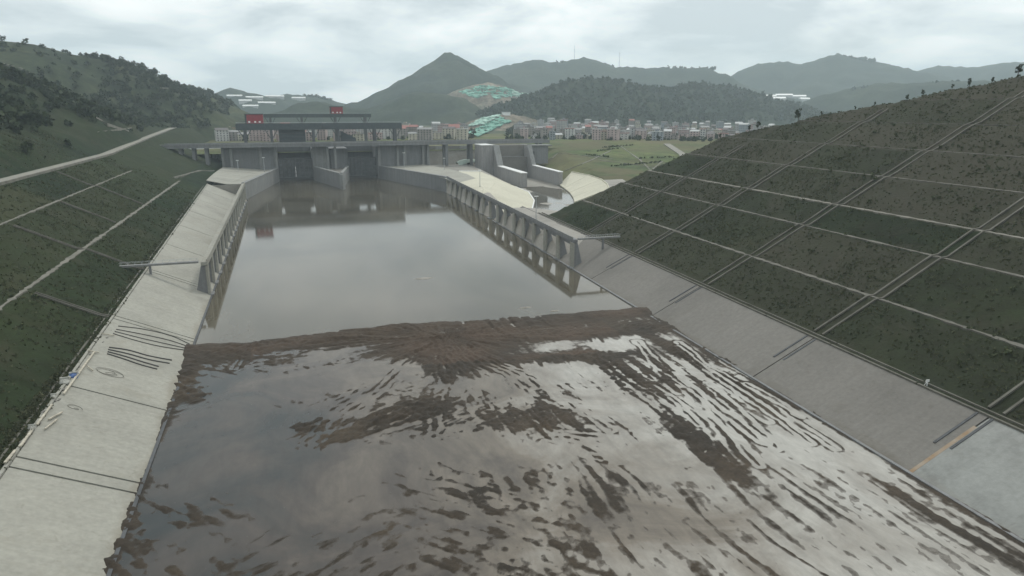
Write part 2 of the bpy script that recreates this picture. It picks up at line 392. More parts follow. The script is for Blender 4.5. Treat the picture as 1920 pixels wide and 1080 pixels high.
def profL(u, Y):
    u = np.asarray(u, float); Y = np.asarray(Y, float)
    ut = utopL(Y); zt = 0.46 * ut
    z = np.where(u < ut, 0.46 * u - 0.45, zt)
    def seg(z, a, b, za, zb): return np.where((u >= a) & (u < b), za + (zb - za) * (u - a) / np.maximum(b - a, 1e-3), z)
    z = seg(z, ut + 2.4, 45.0 + 0 * ut, zt, 20.7)
    z = np.where(u >= 45.0, 20.7, z); z = seg(z, 47.4, 70.4, 20.7, 32.4)
    z = np.where(u >= 70.4, 32.4, z); z = seg(z, 72.6, 91.0, 32.4, 42.0)
    z = np.where(u >= 91.0, 42.0, z)
    return z
def P(x, y, D): return tuple(atd(x, y, D))
roadpts = [(-130, y, 42) for y in (-300, -100, 100, 250, 400, 550)] + [(-132, 640, 42.6), (-136, 841, 47.3), (-143, 1053, 50.6), (-150, 1300, 45)]
_nat = list(roadpts)
_nat += [P(-150, 110, 720), P(0, 142, 800), P(70, 167, 850), P(150, 202, 920), P(220, 234, 1000)]
_nat += [P(-150, 150, 900), P(0, 165, 960), P(70, 185, 1000), P(150, 212, 1080), P(230, 232, 1180)]
_nat += [P(0, 250, 520), P(100, 250, 610), P(-150, 245, 430)]
_nat += [P(270, 240, 1000), P(340, 238, 1150), P(400, 242, 1300), P(420, 244, 1450)]
_nat += [(-400, 1300, 70), (-700, 1300, 80), (-1100, 900, 90), (-1100, 300, 120), (-1000, -300, 110), (-500, -300, 110), (-300, -300, 75), (-300, 60, 75), (-600, 100, 130), (-500, 1500, 60), (-150, 1500, 34), (-1100, 1500, 60)]
rbfL = RBF(_nat)
def hL(X, Y):
    X = np.asarray(X, float); Y = np.asarray(Y, float)
    u = XL - X; p = profL(u, Y)
    shift = np.interp(Y, [600, 841, 1053, 1500], [0, 6, 13, 20])
    a = np.clip((u - 99 - shift) / 14.0, 0, 1)
    nat = rbfL(X, Y) + fbm(X * 0.008, Y * 0.008, 21, 4) * 14 * np.clip((u - 110) / 90, 0, 1)
    roadz = np.interp(Y, [-400, 600, 841, 1053, 1500], [42, 42, 47.3, 50.6, 40])
    p = np.where(u >= 91, roadz, p)
    far = np.clip((Y - 600) / 240, 0, 1)                      # berms die out towards the lock
    pl = np.clip(0.46 * u, 0, 42) + far * np.clip((u - 70) / 21, 0, 1) * (roadz - 42)
    p = np.where(u < 91, p * (1 - far) + pl * far, p)
    return p * (1 - a) + nat * a

def prep(mat): return mat
# right hillside
us = np.unique(np.r_[np.arange(-16, 216, 2.6), [0, 20.6, 20.7], np.array([[a, a + wd] for a, z, wd in RB]).ravel(), np.arange(220, 620, 20)])
ys = np.r_[np.arange(-300, 60, 15), np.arange(60, 440, 2.5)]
UU, YY = np.meshgrid(us, ys, indexing='ij'); XX = UU + Xe(YY)
ZZ = hR(XX, YY)
ZZ = ZZ + np.where(UU > 24, fbm(XX * 0.25, YY * 0.25, 3, 3) * 0.55, 0)
CHUTE_R = [40, 100, 157.5, 221, 281, 340]
bi = np.digitize(UU, [a for a, z, wd in RB]); ci = np.digitize(YY, CHUTE_R)
tone = _hash(bi.astype(np.int64) * 7 + 3, ci.astype(np.int64) * 13 + 1, 9)
tone = np.clip(tone * 0.75 + np.clip((bi - 3) * 0.16, 0, 0.6), 0, 1)
o = mesh_np('right_hillside', np.stack([XX, YY, ZZ], -1).reshape(-1, 3), grid_faces(len(us), len(ys)), M_GRASS_R, smooth=True, tone=tone.ravel())
tag(o, 'dark grassed terraced hillside above the grey concrete lining', kind='structure')
# left hillside
us = np.unique(np.r_[np.arange(-16, 0, 4), np.arange(0, 100, 2.4), [20.7, 45, 47.4, 70.4, 72.6, 91, 99], np.arange(100, 260, 5), np.arange(260, 1100, 11)])
ys = np.r_[np.arange(-300, 100, 20), np.arange(100, 700, 4.5), np.arange(700, 1520, 10)]
UU, YY = np.meshgrid(us, ys, indexing='ij')
UU = UU + np.where(UU > 20.8, 0, 0)
XX = XL - UU
ZZ = hL(XX, YY)
ZZ = ZZ + np.where((UU > utopL(YY) + 2.6) & (UU < 91), fbm(XX * 0.25, YY * 0.25, 8, 3) * 0.6, 0) + np.where(UU > 110, fbm(XX * 0.06, YY * 0.06, 11, 3) * 3.0, 0)
LB = [20, 46, 71, 95, 125, 170, 240]
bi = np.digitize(UU, LB); ci = np.digitize(YY, [144, 241, 311, 380, 450, 530])
tone = _hash(bi.astype(np.int64) * 5 + 2, ci.astype(np.int64) * 11 + 4, 31) * np.where(bi >= 4, 0.4, 0.8) + np.where(bi >= 4, np.clip(fbm(XX * 0.012, YY * 0.012, 41, 3), -0.3, 0.7), 0)
tone = np.where((bi == 3) & (ci == 3), 0.9, tone)
o = mesh_np('left_hillside', np.stack([XX, YY, ZZ], -1).reshape(-1, 3), grid_faces(len(us), len(ys))[:, ::-1], M_GRASS_L, smooth=True, tone=np.clip(tone, 0, 1).ravel())
tag(o, 'green terraced bank and wooded hill left of the channel', kind='structure')

# ------------------------------------------------------------------ field, basin, valley floor
def seg_d(X, Y, a, b):
    a = np.array(a[:2], float); b = np.array(b[:2], float); d = b - a
    t = np.clip(((X - a[0]) * d[0] + (Y - a[1]) * d[1]) / (d @ d), 0, 1)
    return np.hypot(X - a[0] - t * d[0], Y - a[1] - t * d[1])
def sdf(X, Y, poly):
    dd = np.full(np.shape(X), 1e9); ins = np.zeros(np.shape(X), bool); n = len(poly)
    for i in range(n):
        a = poly[i]; b = poly[(i + 1) % n]
        dd = np.minimum(dd, seg_d(X, Y, a, b))
        c = ((a[1] > Y) != (b[1] > Y)); xi = (b[0] - a[0]) * (Y - a[1]) / (b[1] - a[1] + 1e-9) + a[0]
        ins ^= c & (X < xi)
    return np.where(ins, -dd, dd)
EMB = [(142, 800), (206, 800), (197, 700), (182, 625), (166, 572), (150, 520), (141, 500), (136, 520), (136, 650), (112, 740), (102, 800)]
SHELF = [(141, 334), (138, 420), (146, 452), (160, 446), (176, 420), (210, 400), (215, 334)]
RE = [(262, 660), (258, 648), (240, 570), (221, 515), (190, 470), (160, 462), (200, 440), (420, 400), (900, 300), (2500, 300), (2500, 1400), (262, 1400)]
A_POLY = [(263, 655), (256, 625), (247, 590), (236, 556), (223, 522), (249, 512), (266, 552), (278, 590), (284, 632), (282, 670)]
def field_z(X, Y): return np.clip(15 + (Y - 650) * 0.068, 9, 31) + fbm(X * 0.012, Y * 0.012, 51, 3) * 2.2 * np.clip((900 - Y) / 150, 0, 1)
def hF(X, Y):
    X = np.asarray(X, float); Y = np.asarray(Y, float)
    zb = -0.1 + fbm(X * 0.03, Y * 0.015, 61, 4) * 1.2
    emb = np.minimum(12.6, 12.6 - 0.52 * sdf(X, Y, EMB))
    sh = np.minimum(9.6, 9.6 - 0.6 * sdf(X, Y, SHELF))
    rs = np.minimum(-0.2 - 0.42 * sdf(X, Y, RE), field_z(X, Y))
    h = np.maximum(np.maximum(zb, emb), np.maximum(sh, rs))
    h = np.where(X < Xe(Y) + 1.5, np.minimum(h, -1.5), h)
    h = np.where(Y < 324, np.minimum(h, -2.0), h)
    h = np.where(sdf(X, Y, A_POLY) < 1.5, np.minimum(h, -1.0), h)
    return np.where(Y > 832, np.maximum(h, field_z(X, Y)), h)
xs = np.r_[np.arange(128, 300, 2.5), np.arange(300, 600, 6), np.arange(600, 1210, 30)]
ys = np.r_[np.arange(300, 836, 3.0)]
XX, YY = np.meshgrid(xs, ys, indexing='ij')
ZZ = hF(XX, YY)
# keep under the terraced hillside
ZZ = np.where((hR(XX, YY) > ZZ) & (YY < 430) & (XX - Xe(YY) > 21), np.minimum(ZZ, hR(XX, YY) - 3), ZZ)
fi = (np.floor((XX * 0.9 + YY * 0.35) / 38)).astype(np.int64); fj = np.floor((YY - XX * 0.2) / 46).astype(np.int64)
tone = _hash(fi, fj, 71)
FV = np.stack([XX, YY, ZZ], -1).reshape(-1, 3); FF = grid_faces(len(xs), len(ys))
zc = ZZ.ravel()[FF].mean(1); xc = XX.ravel()[FF].mean(1); yc = YY.ravel()[FF].mean(1)
insand = (sdf(xc, yc, RE) > -1) & (xc < 290)
o = mesh_np('field', FV, FF[~insand], M_FIELD, smooth=True, tone=tone.ravel())
tag(o, 'bright green field of plots behind the spillway', kind='structure')
o = mesh_np('sandy_ground', FV, FF[insand], M_SAND, smooth=True)
tag(o, 'grey wet sandy ground around the spillway basin', kind='structure')
xs = np.r_[np.arange(-170, 620, 10.0), np.arange(620, 1210, 40)]
ys = np.arange(833, 1262, 10.0)
XX, YY = np.meshgrid(xs, ys, indexing='ij'); ZZ = field_z(XX, YY)
tone = _hash(np.floor(XX / 60).astype(np.int64), np.floor(YY / 45).astype(np.int64), 77)
o = mesh_np('valley_floor', np.stack([XX, YY, ZZ], -1).reshape(-1, 3), grid_faces(len(xs), len(ys)), M_FIELD, smooth=True, tone=tone.ravel())
tag(o, kind='structure')
g = MB(); B_ = 9500
for x0, x1, y0, y1 in ((-B_, B_, 1240, B_), (-B_, -1090, -B_, 1240), (1190, B_, -B_, 1240), (-1090, 1190, -B_, -290)):
    g.add([(x0, y0, 29.5), (x1, y0, 29.5), (x1, y1, 29.5), (x0, y1, 29.5)], [(0, 1, 2, 3)])
o = g.build('ground', M_FAR); tag(o, kind='structure')

# ------------------------------------------------------------------ water
g = MB().add([(-45, 212, 0), (330, 212, 0), (330, 840, 0), (-45, 840, 0)], [(0, 1, 2, 3)])
o = g.build('water', M_WATER); tag(o, 'still grey brown water in front of the lock', kind='structure')
g = MB().add([(-45, -300, 0.0), (135, -300, 0.0), (135, 212, 0.0), (-45, 212, 0.0)], [(0, 1, 2, 3)])
# ------------------------------------------------------------------ mud flat
shore_px = [(340, 647), (480, 640), (600, 625), (750, 607), (900, 599), (1050, 588), (1195, 577), (1260, 574)]
shore = np.array([atz(*p) for p in shore_px])
# the pools and the basin meet along the mud berm, which covers the joint
sx = np.r_[-45, shore[:, 0], 135]; sy = np.r_[shore[0, 1], shore[:, 1], shore[-1, 1]]
def shoreY(X): return np.interp(X, sx, sy)
for ob in [bpy.data.objects['water']]:
    me = ob.data; bpy.data.objects.remove(ob); bpy.data.meshes.remove(me)
cols = np.linspace(-45, 135, 40)
V = []; Fq = []
for i, x in enumerate(cols): V += [(x, shoreY(x) - 3.0, 0), (x, 330, 0)]
for i in range(len(cols) - 1): Fq.append((2 * i, 2 * i + 2, 2 * i + 3, 2 * i + 1))
b = len(V); V += [(-45, 330, 0), (330, 330, 0), (330, 840, 0), (-45, 840, 0)]; Fq.append((b, b + 1, b + 2, b + 3))
o = mesh_np('water', V, Fq, M_WATER); tag(o, 'still grey brown water in front of the lock', kind='structure')
V = []; Fq = []
for i, x in enumerate(cols): V += [(x, -300, 0), (x, shoreY(x) - 3.0, 0)]
for i in range(len(cols) - 1): Fq.append((2 * i, 2 * i + 2, 2 * i + 3, 2 * i + 1))
o = mesh_np('pool_water', V, Fq, M_POOL); tag(o, 'silty pools between the mud ridges, pale with painted sky reflection', kind='structure')

dx = 0.37
xs = np.arange(-35, 130, dx); ys = np.arange(46, 262, dx)
XX, YY = np.meshgrid(xs, ys, indexing='ij')
s_ = shoreY(XX) + fbm(XX * 0.12, YY * 0.0 + 3, 90, 4) * 2.0 - YY            # distance inside the shore
def bump_at(px, py, rx, ry, ang=0.0):
    c = atz(px, py); ca, sa = math.cos(ang), math.sin(ang)
    a = (XX - c[0]) * ca + (YY - c[1]) * sa; bb = -(XX - c[0]) * sa + (YY - c[1]) * ca
    return np.exp(-((a / rx) ** 2 + (bb / ry) ** 2))
wx = XX + fbm(XX * 0.04, YY * 0.04, 101, 2) * 4; wy = YY + fbm(XX * 0.04, YY * 0.04, 111, 2) * 4
rightness = np.clip((XX - 25) / 40, 0, 1)
def ridged(n, p=1.0): return (1 - np.abs(n) * 3.2)
st_y = 0.5 * ridged(vnoise(wx * 0.5, wy * 0.04, 121)) - 0.3 + 1.0 * fbm(wx * 0.8, wy * 0.075, 125, 3)
th = math.radians(30)
ra = wx * math.cos(th) + wy * math.sin(th); rb = -wx * math.sin(th) + wy * math.cos(th)
st_x = fbm(ra * 0.17, rb * 0.75, 131, 4)
th2 = math.radians(-48)
rc = wx * math.cos(th2) + wy * math.sin(th2); rd = -wx * math.sin(th2) + wy * math.cos(th2)
st_d = fbm(rc * 0.16, rd * 0.7, 133, 4)
C_ = atz(838, 632); rr_ = np.hypot(wx - C_[0], wy - C_[1]); tt_ = np.arctan2(wx - C_[0], C_[1] - wy)
st_r = fbm(tt_ * 16 + rr_ * 0.01, rr_ * 0.055, 135, 4) * 1.1
fanw = np.exp(-(np.maximum(rr_ - 22, 0) / 34) ** 2)
sel = np.clip(0.5 + 3 * vnoise(XX * 0.045, YY * 0.045, 137), 0, 1)
blot = fbm(XX * 0.035, YY * 0.035, 141, 4)
fine = fbm(XX * 0.6, YY * 0.6, 151, 3)
rough_area = np.clip(0.75 + 1.6 * vnoise(XX * 0.03, YY * 0.03, 157), 0.25, 1.3)
H_ = -0.02 + 0.20 * blot + rough_area * (0.50 * (st_y * rightness + ((st_x * sel + st_d * (1 - sel)) * (1 - fanw) + st_r * fanw) * 1.15 * (1 - rightness)) + 0.26 * fine + 0.16 * fbm(XX * 1.1, YY * 0.8, 159, 2))
pond = 0
for a in ((455, 722, 17, 9, 0), (600, 722, 20, 6, 0.15), (700, 692, 13, 4.5, 0), (470, 800, 22, 12, 0), (380, 850, 12, 14, 0), (1060, 695, 9, 6, 0.0), (1110, 755, 12, 7, 0), (1000, 850, 20, 6, 0), (850, 840, 14, 5, 0), (600, 870, 22, 9, 0), (1150, 650, 6, 4, 0), (1240, 850, 8, 6, 0), (880, 720, 8, 4, 0), (1320, 690, 4, 8, 0)):
    pond = pond + bump_at(*a)
H_ -= 0.40 * np.clip(pond, 0, 1)
H_ = np.where(pond > 0.35, np.minimum(H_, 0.35 - pond * 0.55), H_)
mound = 0
for a in ((840, 645, 20, 13, 0.0), (852, 676, 12, 11, 0.0), (826, 690, 4, 16, 0.0), (980, 625, 30, 9, 0), (640, 640, 16, 6, 0), (430, 662, 13, 8, 0), (352, 715, 2.5, 16, 0), (372, 740, 3.5, 6, 0.2), (1080, 625, 12, 5, 0), (1150, 690, 4, 19, 0.12), (1010, 782, 9, 6, 0), (1310, 830, 3.6, 15, 0.0), (1060, 668, 18, 4.5, -0.2), (1270, 660, 2.5, 20, 0.0), (800, 765, 12, 4, 0.4), (700, 790, 14, 5, 0.6), (1210, 615, 14, 7, 0), (570, 800, 4, 3, 0)):
    mound = mound + bump_at(*a)
H_ += 0.62 * np.clip(mound, 0, 1.15) * (1 + 0.9 * (st_r * fanw + st_x * (1 - fanw)) + 0.5 * fine)
# machine tracks
wtx = XX + fbm(XX * 0.05, YY * 0.05, 175, 2) * 3.0 + fbm(XX * 0.5, YY * 0.5, 176, 2) * 0.5; wty = YY + fbm(XX * 0.05, YY * 0.05, 177, 2) * 3.0
def track(pts, gauge=2.2, amp=0.20, wd=0.55):
    global H_
    P_ = np.array([atz(*p)[:2] for p in pts])
    d = np.full(XX.shape, 1e9); sgn = np.zeros(XX.shape)
    for i in range(len(P_) - 1):
        dd = seg_d(wtx, wty, P_[i], P_[i + 1]); d = np.minimum(d, dd)
    d = d + 0.5 * fbm(XX * 0.2, YY * 0.2, 171, 2)
    H_ += -amp * np.exp(-((d - gauge / 2) / wd) ** 2) + 0.75 * amp * np.exp(-((d - gauge / 2 - 1.0) / wd) ** 2) + 0.6 * amp * np.exp(-(d / wd) ** 2)
rs_ = random.Random(4)
for k in range(13):
    a = 1105 + k * 17 + rs_.uniform(-10, 10); f0 = rs_.uniform(0, 0.45); f1 = rs_.uniform(0.6, 1.0); bend = rs_.uniform(-25, 25)
    L_ = [(a, 622), (a + 70 + k * 5 + bend, 700), (a + 160 + k * 11, 790), (a + 255 + k * 16 - bend, 885)]
    q_ = [(np.interp(f, [0, .33, .66, 1], [p[0] for p in L_]), np.interp(f, [0, .33, .66, 1], [p[1] for p in L_])) for f in np.linspace(f0, f1, 5)]
    track(q_, rs_.uniform(1.6, 2.8), rs_.uniform(0.12, 0.30), rs_.uniform(0.4, 0.7))
for k in range(9):
    track([(815 + k * 9 + rs_.uniform(-8, 8), 652 + rs_.uniform(0, 30)), (845 + k * 26 + rs_.uniform(-15, 15), 715), (880 + k * 36, 770 + rs_.uniform(-25, 40))], rs_.uniform(1.5, 2.6), rs_.uniform(0.1, 0.22))
for k in range(10):
    track([(800 - k * 9, 655 + k * 4), (715 - k * 14 + rs_.uniform(-20, 20), 715 + k * 12), (600 - k * 6 + rs_.uniform(-40, 40), 770 + k * 11)], rs_.uniform(1.4, 2.4), rs_.uniform(0.08, 0.2))
for k in range(7):
    x0_ = rs_.uniform(900, 1250); y0_ = rs_.uniform(690, 840); track([(x0_, y0_), (x0_ + rs_.uniform(40, 120), y0_ + rs_.uniform(10, 60))], 2.0, 0.2)
track([(815, 640), (822, 700), (815, 770), (800, 890)], 2.6, 0.25)
track([(480, 640), (470, 655), (440, 690)], 1.6, 0.3)
# berm along the shore, strips along both toes
berm = np.exp(-((s_ - 6.0) / 5.5) ** 2)
bw = 0.78 + 0.5 * vnoise(XX * 0.06, YY * 0.0, 181) + 0.35 * fbm(XX * 0.3, YY * 0.5, 183, 3)
H_ += berm * bw
H_ += 0.3 * np.exp(-(np.maximum(Xe(YY) - XX, 0) / 1.5) ** 2) + 0.35 * np.exp(-(np.maximum(XX - XL, 0) / 1.6) ** 2)
H_ = np.where(s_ < 2.5, np.minimum(H_, 0.26 * (s_ - 0.2) + 0.22 * fine), H_)
H_ = np.clip(H_, -1.8, 2.0)
brown = np.clip(berm * 0.8 + 0.9 * np.clip(mound, 0, 1) * (np.abs(XX - 45) < 60) * (s_ < 45), 0, 1) * np.clip(0.7 + fbm(XX * 0.06, YY * 0.06, 191, 3), 0, 1)
o = mesh_np('mud_flat', np.stack([XX, YY, H_], -1).reshape(-1, 3), grid_faces(len(xs), len(ys)), M_MUD, smooth=True, tone=brown.ravel())
tag(o, 'dark churned mud flat rising out of pale pools', kind='structure')
g = MB().add([(-60, -300, -2), (140, -300, -2), (140, 850, -2), (-60, 850, -2)], [(0, 1, 2, 3)])
o = g.build('channel_bed', M_MUD); tag(o, kind='structure')
# small mud bars standing out of the basin water
def mudbar(px, py, L, Wd, seed):
    c = atz(px, py); n = 18; V = [(c[0], c[1], 0.28)]; F_ = []
    r2 = random.Random(seed)
    for ring, (k, z) in enumerate(((0.5, 0.2), (1.0, -0.25))):
        for i in range(n):
            a = 2 * math.pi * i / n; j = 0.65 + 0.7 * r2.random()
            V.append((c[0] + math.cos(a) * L * k * j, c[1] + math.sin(a) * Wd * k * j, z + (0.1 * r2.random() if ring == 0 else 0)))
    for i in range(n): F_.append((0, 1 + i, 1 + (i + 1) % n))
    for i in range(n):
        a, b2, c2, d2 = 1 + i, 1 + (i + 1) % n, 1 + n + (i + 1) % n, 1 + n + i; F_ += [(a, d2, c2), (a, c2, b2)]
    return mesh_np('mud_bar', V, F_, M_SAND, smooth=True)
for i, (px, py, L, Wd, lab) in enumerate(((795, 522, 5.0, 1.7, 'pale mud bar breaking the open water in mid channel'), (985, 577, 3.2, 0.7, 'thin dark mud bar in the water near the mud berm'), (1040, 583, 2.0, 0.5, 'tiny mud bar just off the right end of the berm'))):
    tag(mudbar(px, py, L, Wd, i), lab, kind='structure')

# ------------------------------------------------------------------ revetments
def slope_panel(fz, x0, x1, y0, y1, t=0.4, xf0=None, xf1=None):
    pass
def panel_mesh(P0, P1, P2, P3, t=0.42):   # four top corners; thickness downwards
    mb = MB(); mb.add([P0, P1, P2, P3] + [(p[0], p[1], p[2] - t) for p in (P0, P1, P2, P3)],
                      [(0, 1, 2, 3), (7, 6, 5, 4), (0, 4, 5, 1), (1, 5, 6, 2), (2, 6, 7, 3), (3, 7, 4, 0)]); return mb
revL = empty('concrete_revetment', (XL, 180, 0)); tag(revL, 'pale concrete slab lining of the left bank beside the mud', 'revetment', 'channel bank linings')
revR = empty('concrete_revetment', (125, 180, 0)); tag(revR, 'long grey concrete slab lining of the right bank below the dark hillside', 'revetment', 'channel bank linings')
JL = [(-300, -100, 0), (-100, 40, 0), (40, 100, 0), (100, 141.5, 0), (142.1, 145.6, 0), (146.2, 183, 0), (183.6, 240, 0), (240.6, 243, 0), (243.6, 309, 0), (309.6, 312.4, 0), (313, 368, 0), (368.6, 425, 0), (425.6, 482, 0), (482.6, 539, 0), (539.6, 596, 0), (596.6, 640, 0)]
for a, b, k in JL:
    ua, ub = float(utopL(a)), float(utopL(b))
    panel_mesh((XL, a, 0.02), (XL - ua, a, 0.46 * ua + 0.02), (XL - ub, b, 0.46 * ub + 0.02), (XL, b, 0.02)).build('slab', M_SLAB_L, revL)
# tall side kerb, gutter along its top
def along(fn, ys_, name, mat, parent, wd, h):
    mb = MB(); prev = None
    for i in range(len(ys_) - 1):
        mb.beam(fn(ys_[i]), fn(ys_[i + 1]), wd, h)
    return mb.build(name, mat, parent)
for a in np.arange(-60, 640, 35):
    b = a + 34.6
    f = lambda y: (XL - utopL(y) - 0.5, y, 0.46 * float(utopL(y)) + 0.12)
    along(f, [a, b], 'kerb', M_SLAB_L, revL, 0.7, 0.5)
    f = lambda y: (XL - utopL(y) - 2.5, y, 0.46 * float(utopL(y)) + 0.12)
    along(f, [a, b], 'gutter_wall', M_PATH, revL, 0.5, 0.5)
along(lambda y: (XL + 0.25, y, -0.05), list(np.arange(60, 641, 40.0)), 'toe_beam', M_DARKC, revL, 0.7, 0.7)
# right
JB = [-300, -120, -20, 39.3, 100.3, 156.5, 219.9, 279.9, 338.8, 400, 455]
JR = [(a + 0.22, b - 0.22) for a, b in zip(JB[:-1], JB[1:])]
for i, (a, b) in enumerate(JR):
    xa, xb = float(Xe(a)), float(Xe(b)); ut = 20.4
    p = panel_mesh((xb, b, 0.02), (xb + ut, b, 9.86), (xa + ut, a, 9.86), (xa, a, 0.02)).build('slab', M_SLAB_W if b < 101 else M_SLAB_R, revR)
    if 39 < a < 100: p['label'] = 'paler wet slab panel at the right corner'
for y in (100.3, 156.5, 219.9, 279.9, 338.8):
    x = float(Xe(y))
    for k, (dy, u0) in enumerate(((-1.0, 9.5), (2.6, 9.0))):
        z = lambda u: 0.02 + u * 0.482
        mb = MB().beam((x + u0, y + dy, z(u0) + 0.05), (x + 20.4, y + dy, z(20.4) + 0.05), 0.55, 0.28)
        mb.build('drain_slot', M_DARKC, revR)
m, nt_, b_ = principled('rust_stained_concrete', 0.8, 0.3)
nt_.links.new(ramp(nt_, noise_node(nt_, 0.35, 5, 'World', 0.6), [(0.3, (0.24, 0.15, 0.075)), (0.7, (0.30, 0.26, 0.21))]), b_.inputs['Base Color'])
panel_mesh((float(Xe(100.75)), 100.75, 0.06), (float(Xe(100.75)) + 17, 100.75, 8.25), (float(Xe(99.85)) + 17, 99.85, 8.25), (float(Xe(99.85)), 99.85, 0.06), 0.3).build('joint_strip', m, revR)['label'] = 'rust stained joint strip'
for a in np.arange(-60, 400, 30):
    f = lambda y: (float(Xe(y)) + 20.75, y, 10.05)
    along(f, [a, a + 29.5], 'kerb', M_PATH, revR, 0.6, 0.55)
    f = lambda y: (float(Xe(y)) + 22.9, y, 10.15)
    along(f, [a, a + 29.5], 'gutter_wall', M_PATH, revR, 0.45, 0.5)
along(lambda y: (float(Xe(y)) - 0.3, y, 0.0), list(np.arange(60, 461, 40.0)), 'toe_beam', M_WALL, revR, 0.8, 0.8)

# ------------------------------------------------------------------ berm paths and drain chutes
def ribbon(pts, wd, lift=0.12, skirt=0.5, jit=0.0, seed=0):
    P_ = [np.array(p, float) for p in pts]; mb = MB(); r2 = random.Random(seed); L = []
    for i, p in enumerate(P_):
        t = P_[min(i + 1, len(P_) - 1)] - P_[max(i - 1, 0)]; t[2] = 0; t /= np.linalg.norm(t); r = np.array([t[1], -t[0], 0])
        w2 = wd * (0.5 + jit * (r2.random() - 0.5)); L.append((p - r * w2 + [0, 0, lift], p + r * w2 + [0, 0, lift]))
    vs = []
    for a, b2 in L: vs += [a, b2, a - [0, 0, skirt + lift], b2 - [0, 0, skirt + lift]]
    fs = []
    for i in range(len(L) - 1):
        k = 4 * i; fs += [(k, k + 4, k + 5, k + 1), (k + 1, k + 5, k + 7, k + 3), (k, k + 2, k + 6, k + 4)]
    return mb.add(vs, fs)
for i, (u, z, wd) in enumerate(RB):
    if i == 0: continue
    pts = []
    yend = 409 - (z - 10) / 1.28
    for y in np.arange(-100, min(yend, 400), 1.8):
        x = float(Xe(y)) + u + wd * 0.5
        if float(hR(x, y)) < z - 0.5: break
        pts.append((x, y, float(hR(x, y)) + 0.15))
    if i in (1, 2, 3):      # the berm turns round the end of the hill
        x0 = pts[-1][0]
        for k in range(1, 6): pts.append((x0 + k * 2.6, pts[-1][1] + [1.6, .8, 0, -.6, -1.0][k - 1], z + 0.2))
    o = ribbon(pts, [0, 1.7, 1.5, 2.1, 1.4, 1.2, 1.2, 0.9][i], 0.22, 0.6, 0.55, i).build('path', M_PATH_L if i == 3 else M_PATH); tag(o, kind='structure')
for i, (u, wd) in enumerate(((46.2, 1.7), (71.5, 1.3))):
    pts = []
    for y in np.arange(-100, 560 if i else 600, 2.0): pts.append((XL - u, y, float(hL(XL - u, y)) + 0.1))
    o = ribbon(pts, wd, 0.22, 0.6, 0.7, 20 + i).build('path', M_PATH_L); tag(o, kind='structure')
# short curving path near the lock
pts = [tuple(atz(x, y, z)) for x, y, z in ((325, 333, 23), (350, 325, 22), (375, 319, 20), (400, 316, 18))]
pts = [(p[0], p[1], float(hL(p[0], p[1])) + 0.3) for p in pts]
o = ribbon(pts, 1.8, 0.4, 1.0).build('path', M_PATH_L); tag(o, kind='structure')
# hillside road
pts = []
for y in list(np.arange(-200, 640, 12.0)) + list(np.arange(640, 1200, 15.0)):
    sh = float(np.interp(y, [600, 841, 1053, 1500], [0, 6, 13, 20])); x = XL - 95.2 - sh
    pts.append((x, y, float(hL(x, y)) + 0.1))
o = ribbon(pts, 7.0, 0.35, 1.2).build('road', M_ROAD); tag(o, 'pale concrete road running along the left hillside', kind='structure')
o = ribbon([(p[0] + 4.6, p[1], p[2]) for p in pts], 0.8, 0.75, 1.2).build('road_kerb', M_PATH_L); tag(o, kind='structure')
def chute(fn, us_, y, gap, label, mat, wd=0.55):
    x0, z0 = fn(us_[0], y)
    t = empty('drain_chute', (x0, y, z0)); tag(t, label, 'drain', 'drain chutes down the hillsides')
    for s in (-1, 1):
        mb = MB(); yy = y + s * gap / 2
        for i in range(len(us_) - 1):
            a = fn(us_[i], yy); b2 = fn(us_[i + 1], yy)
            mb.beam((a[0], yy, a[1] + 0.25), (b2[0], yy, b2[1] + 0.25), wd, 0.5, (0, 0, 1))
        mb.build('kerb', mat, t)
fR = lambda u, y: (float(Xe(y)) + u, float(hR(float(Xe(y)) + u, y)) + 0.1)
names = ['lowest drain chute, above the rusty slab joint at the right corner', 'wide drain chute crossing the dark lower right hillside', 'long drain chute climbing the middle of the right hillside', 'drain chute climbing to the tree lined crest of right hillside', 'short far drain chute at the end of the right hillside']
for (y, umax, lab) in zip((100.3, 157.5, 220.5, 280.5, 338.8), (190, 190, 178, 160, 118), names):
    us_ = []; u = 23.6
    while u < umax:
        us_.append(u); u += 2.6
        x, z = fR(u, y)
        if z < float(profR(u)) - 0.6: break
    chute(fR, us_, y + 0.9, 3.6, lab, M_PATH)
fL = lambda u, y: (XL - u, float(hL(XL - u, y)) + 0.1)
for (y, u0, u1, lab) in ((144, 24, 44, 'drain chute at the near left corner beside the pale slabs'), (241.8, 24, 44, 'drain chute above the black hoses on the left bank'), (311, 25, 70, 'thin drain chute above the left footbridge'), (380, 48, 70, 'drain chute on the upper left bank beyond the footbridge'), (452, 48, 90, 'far drain chute on the left bank below the road')):
    chute(fL, list(np.arange(u0, u1, 2.4)), y, 1.5, lab, M_PATH, 0.45)

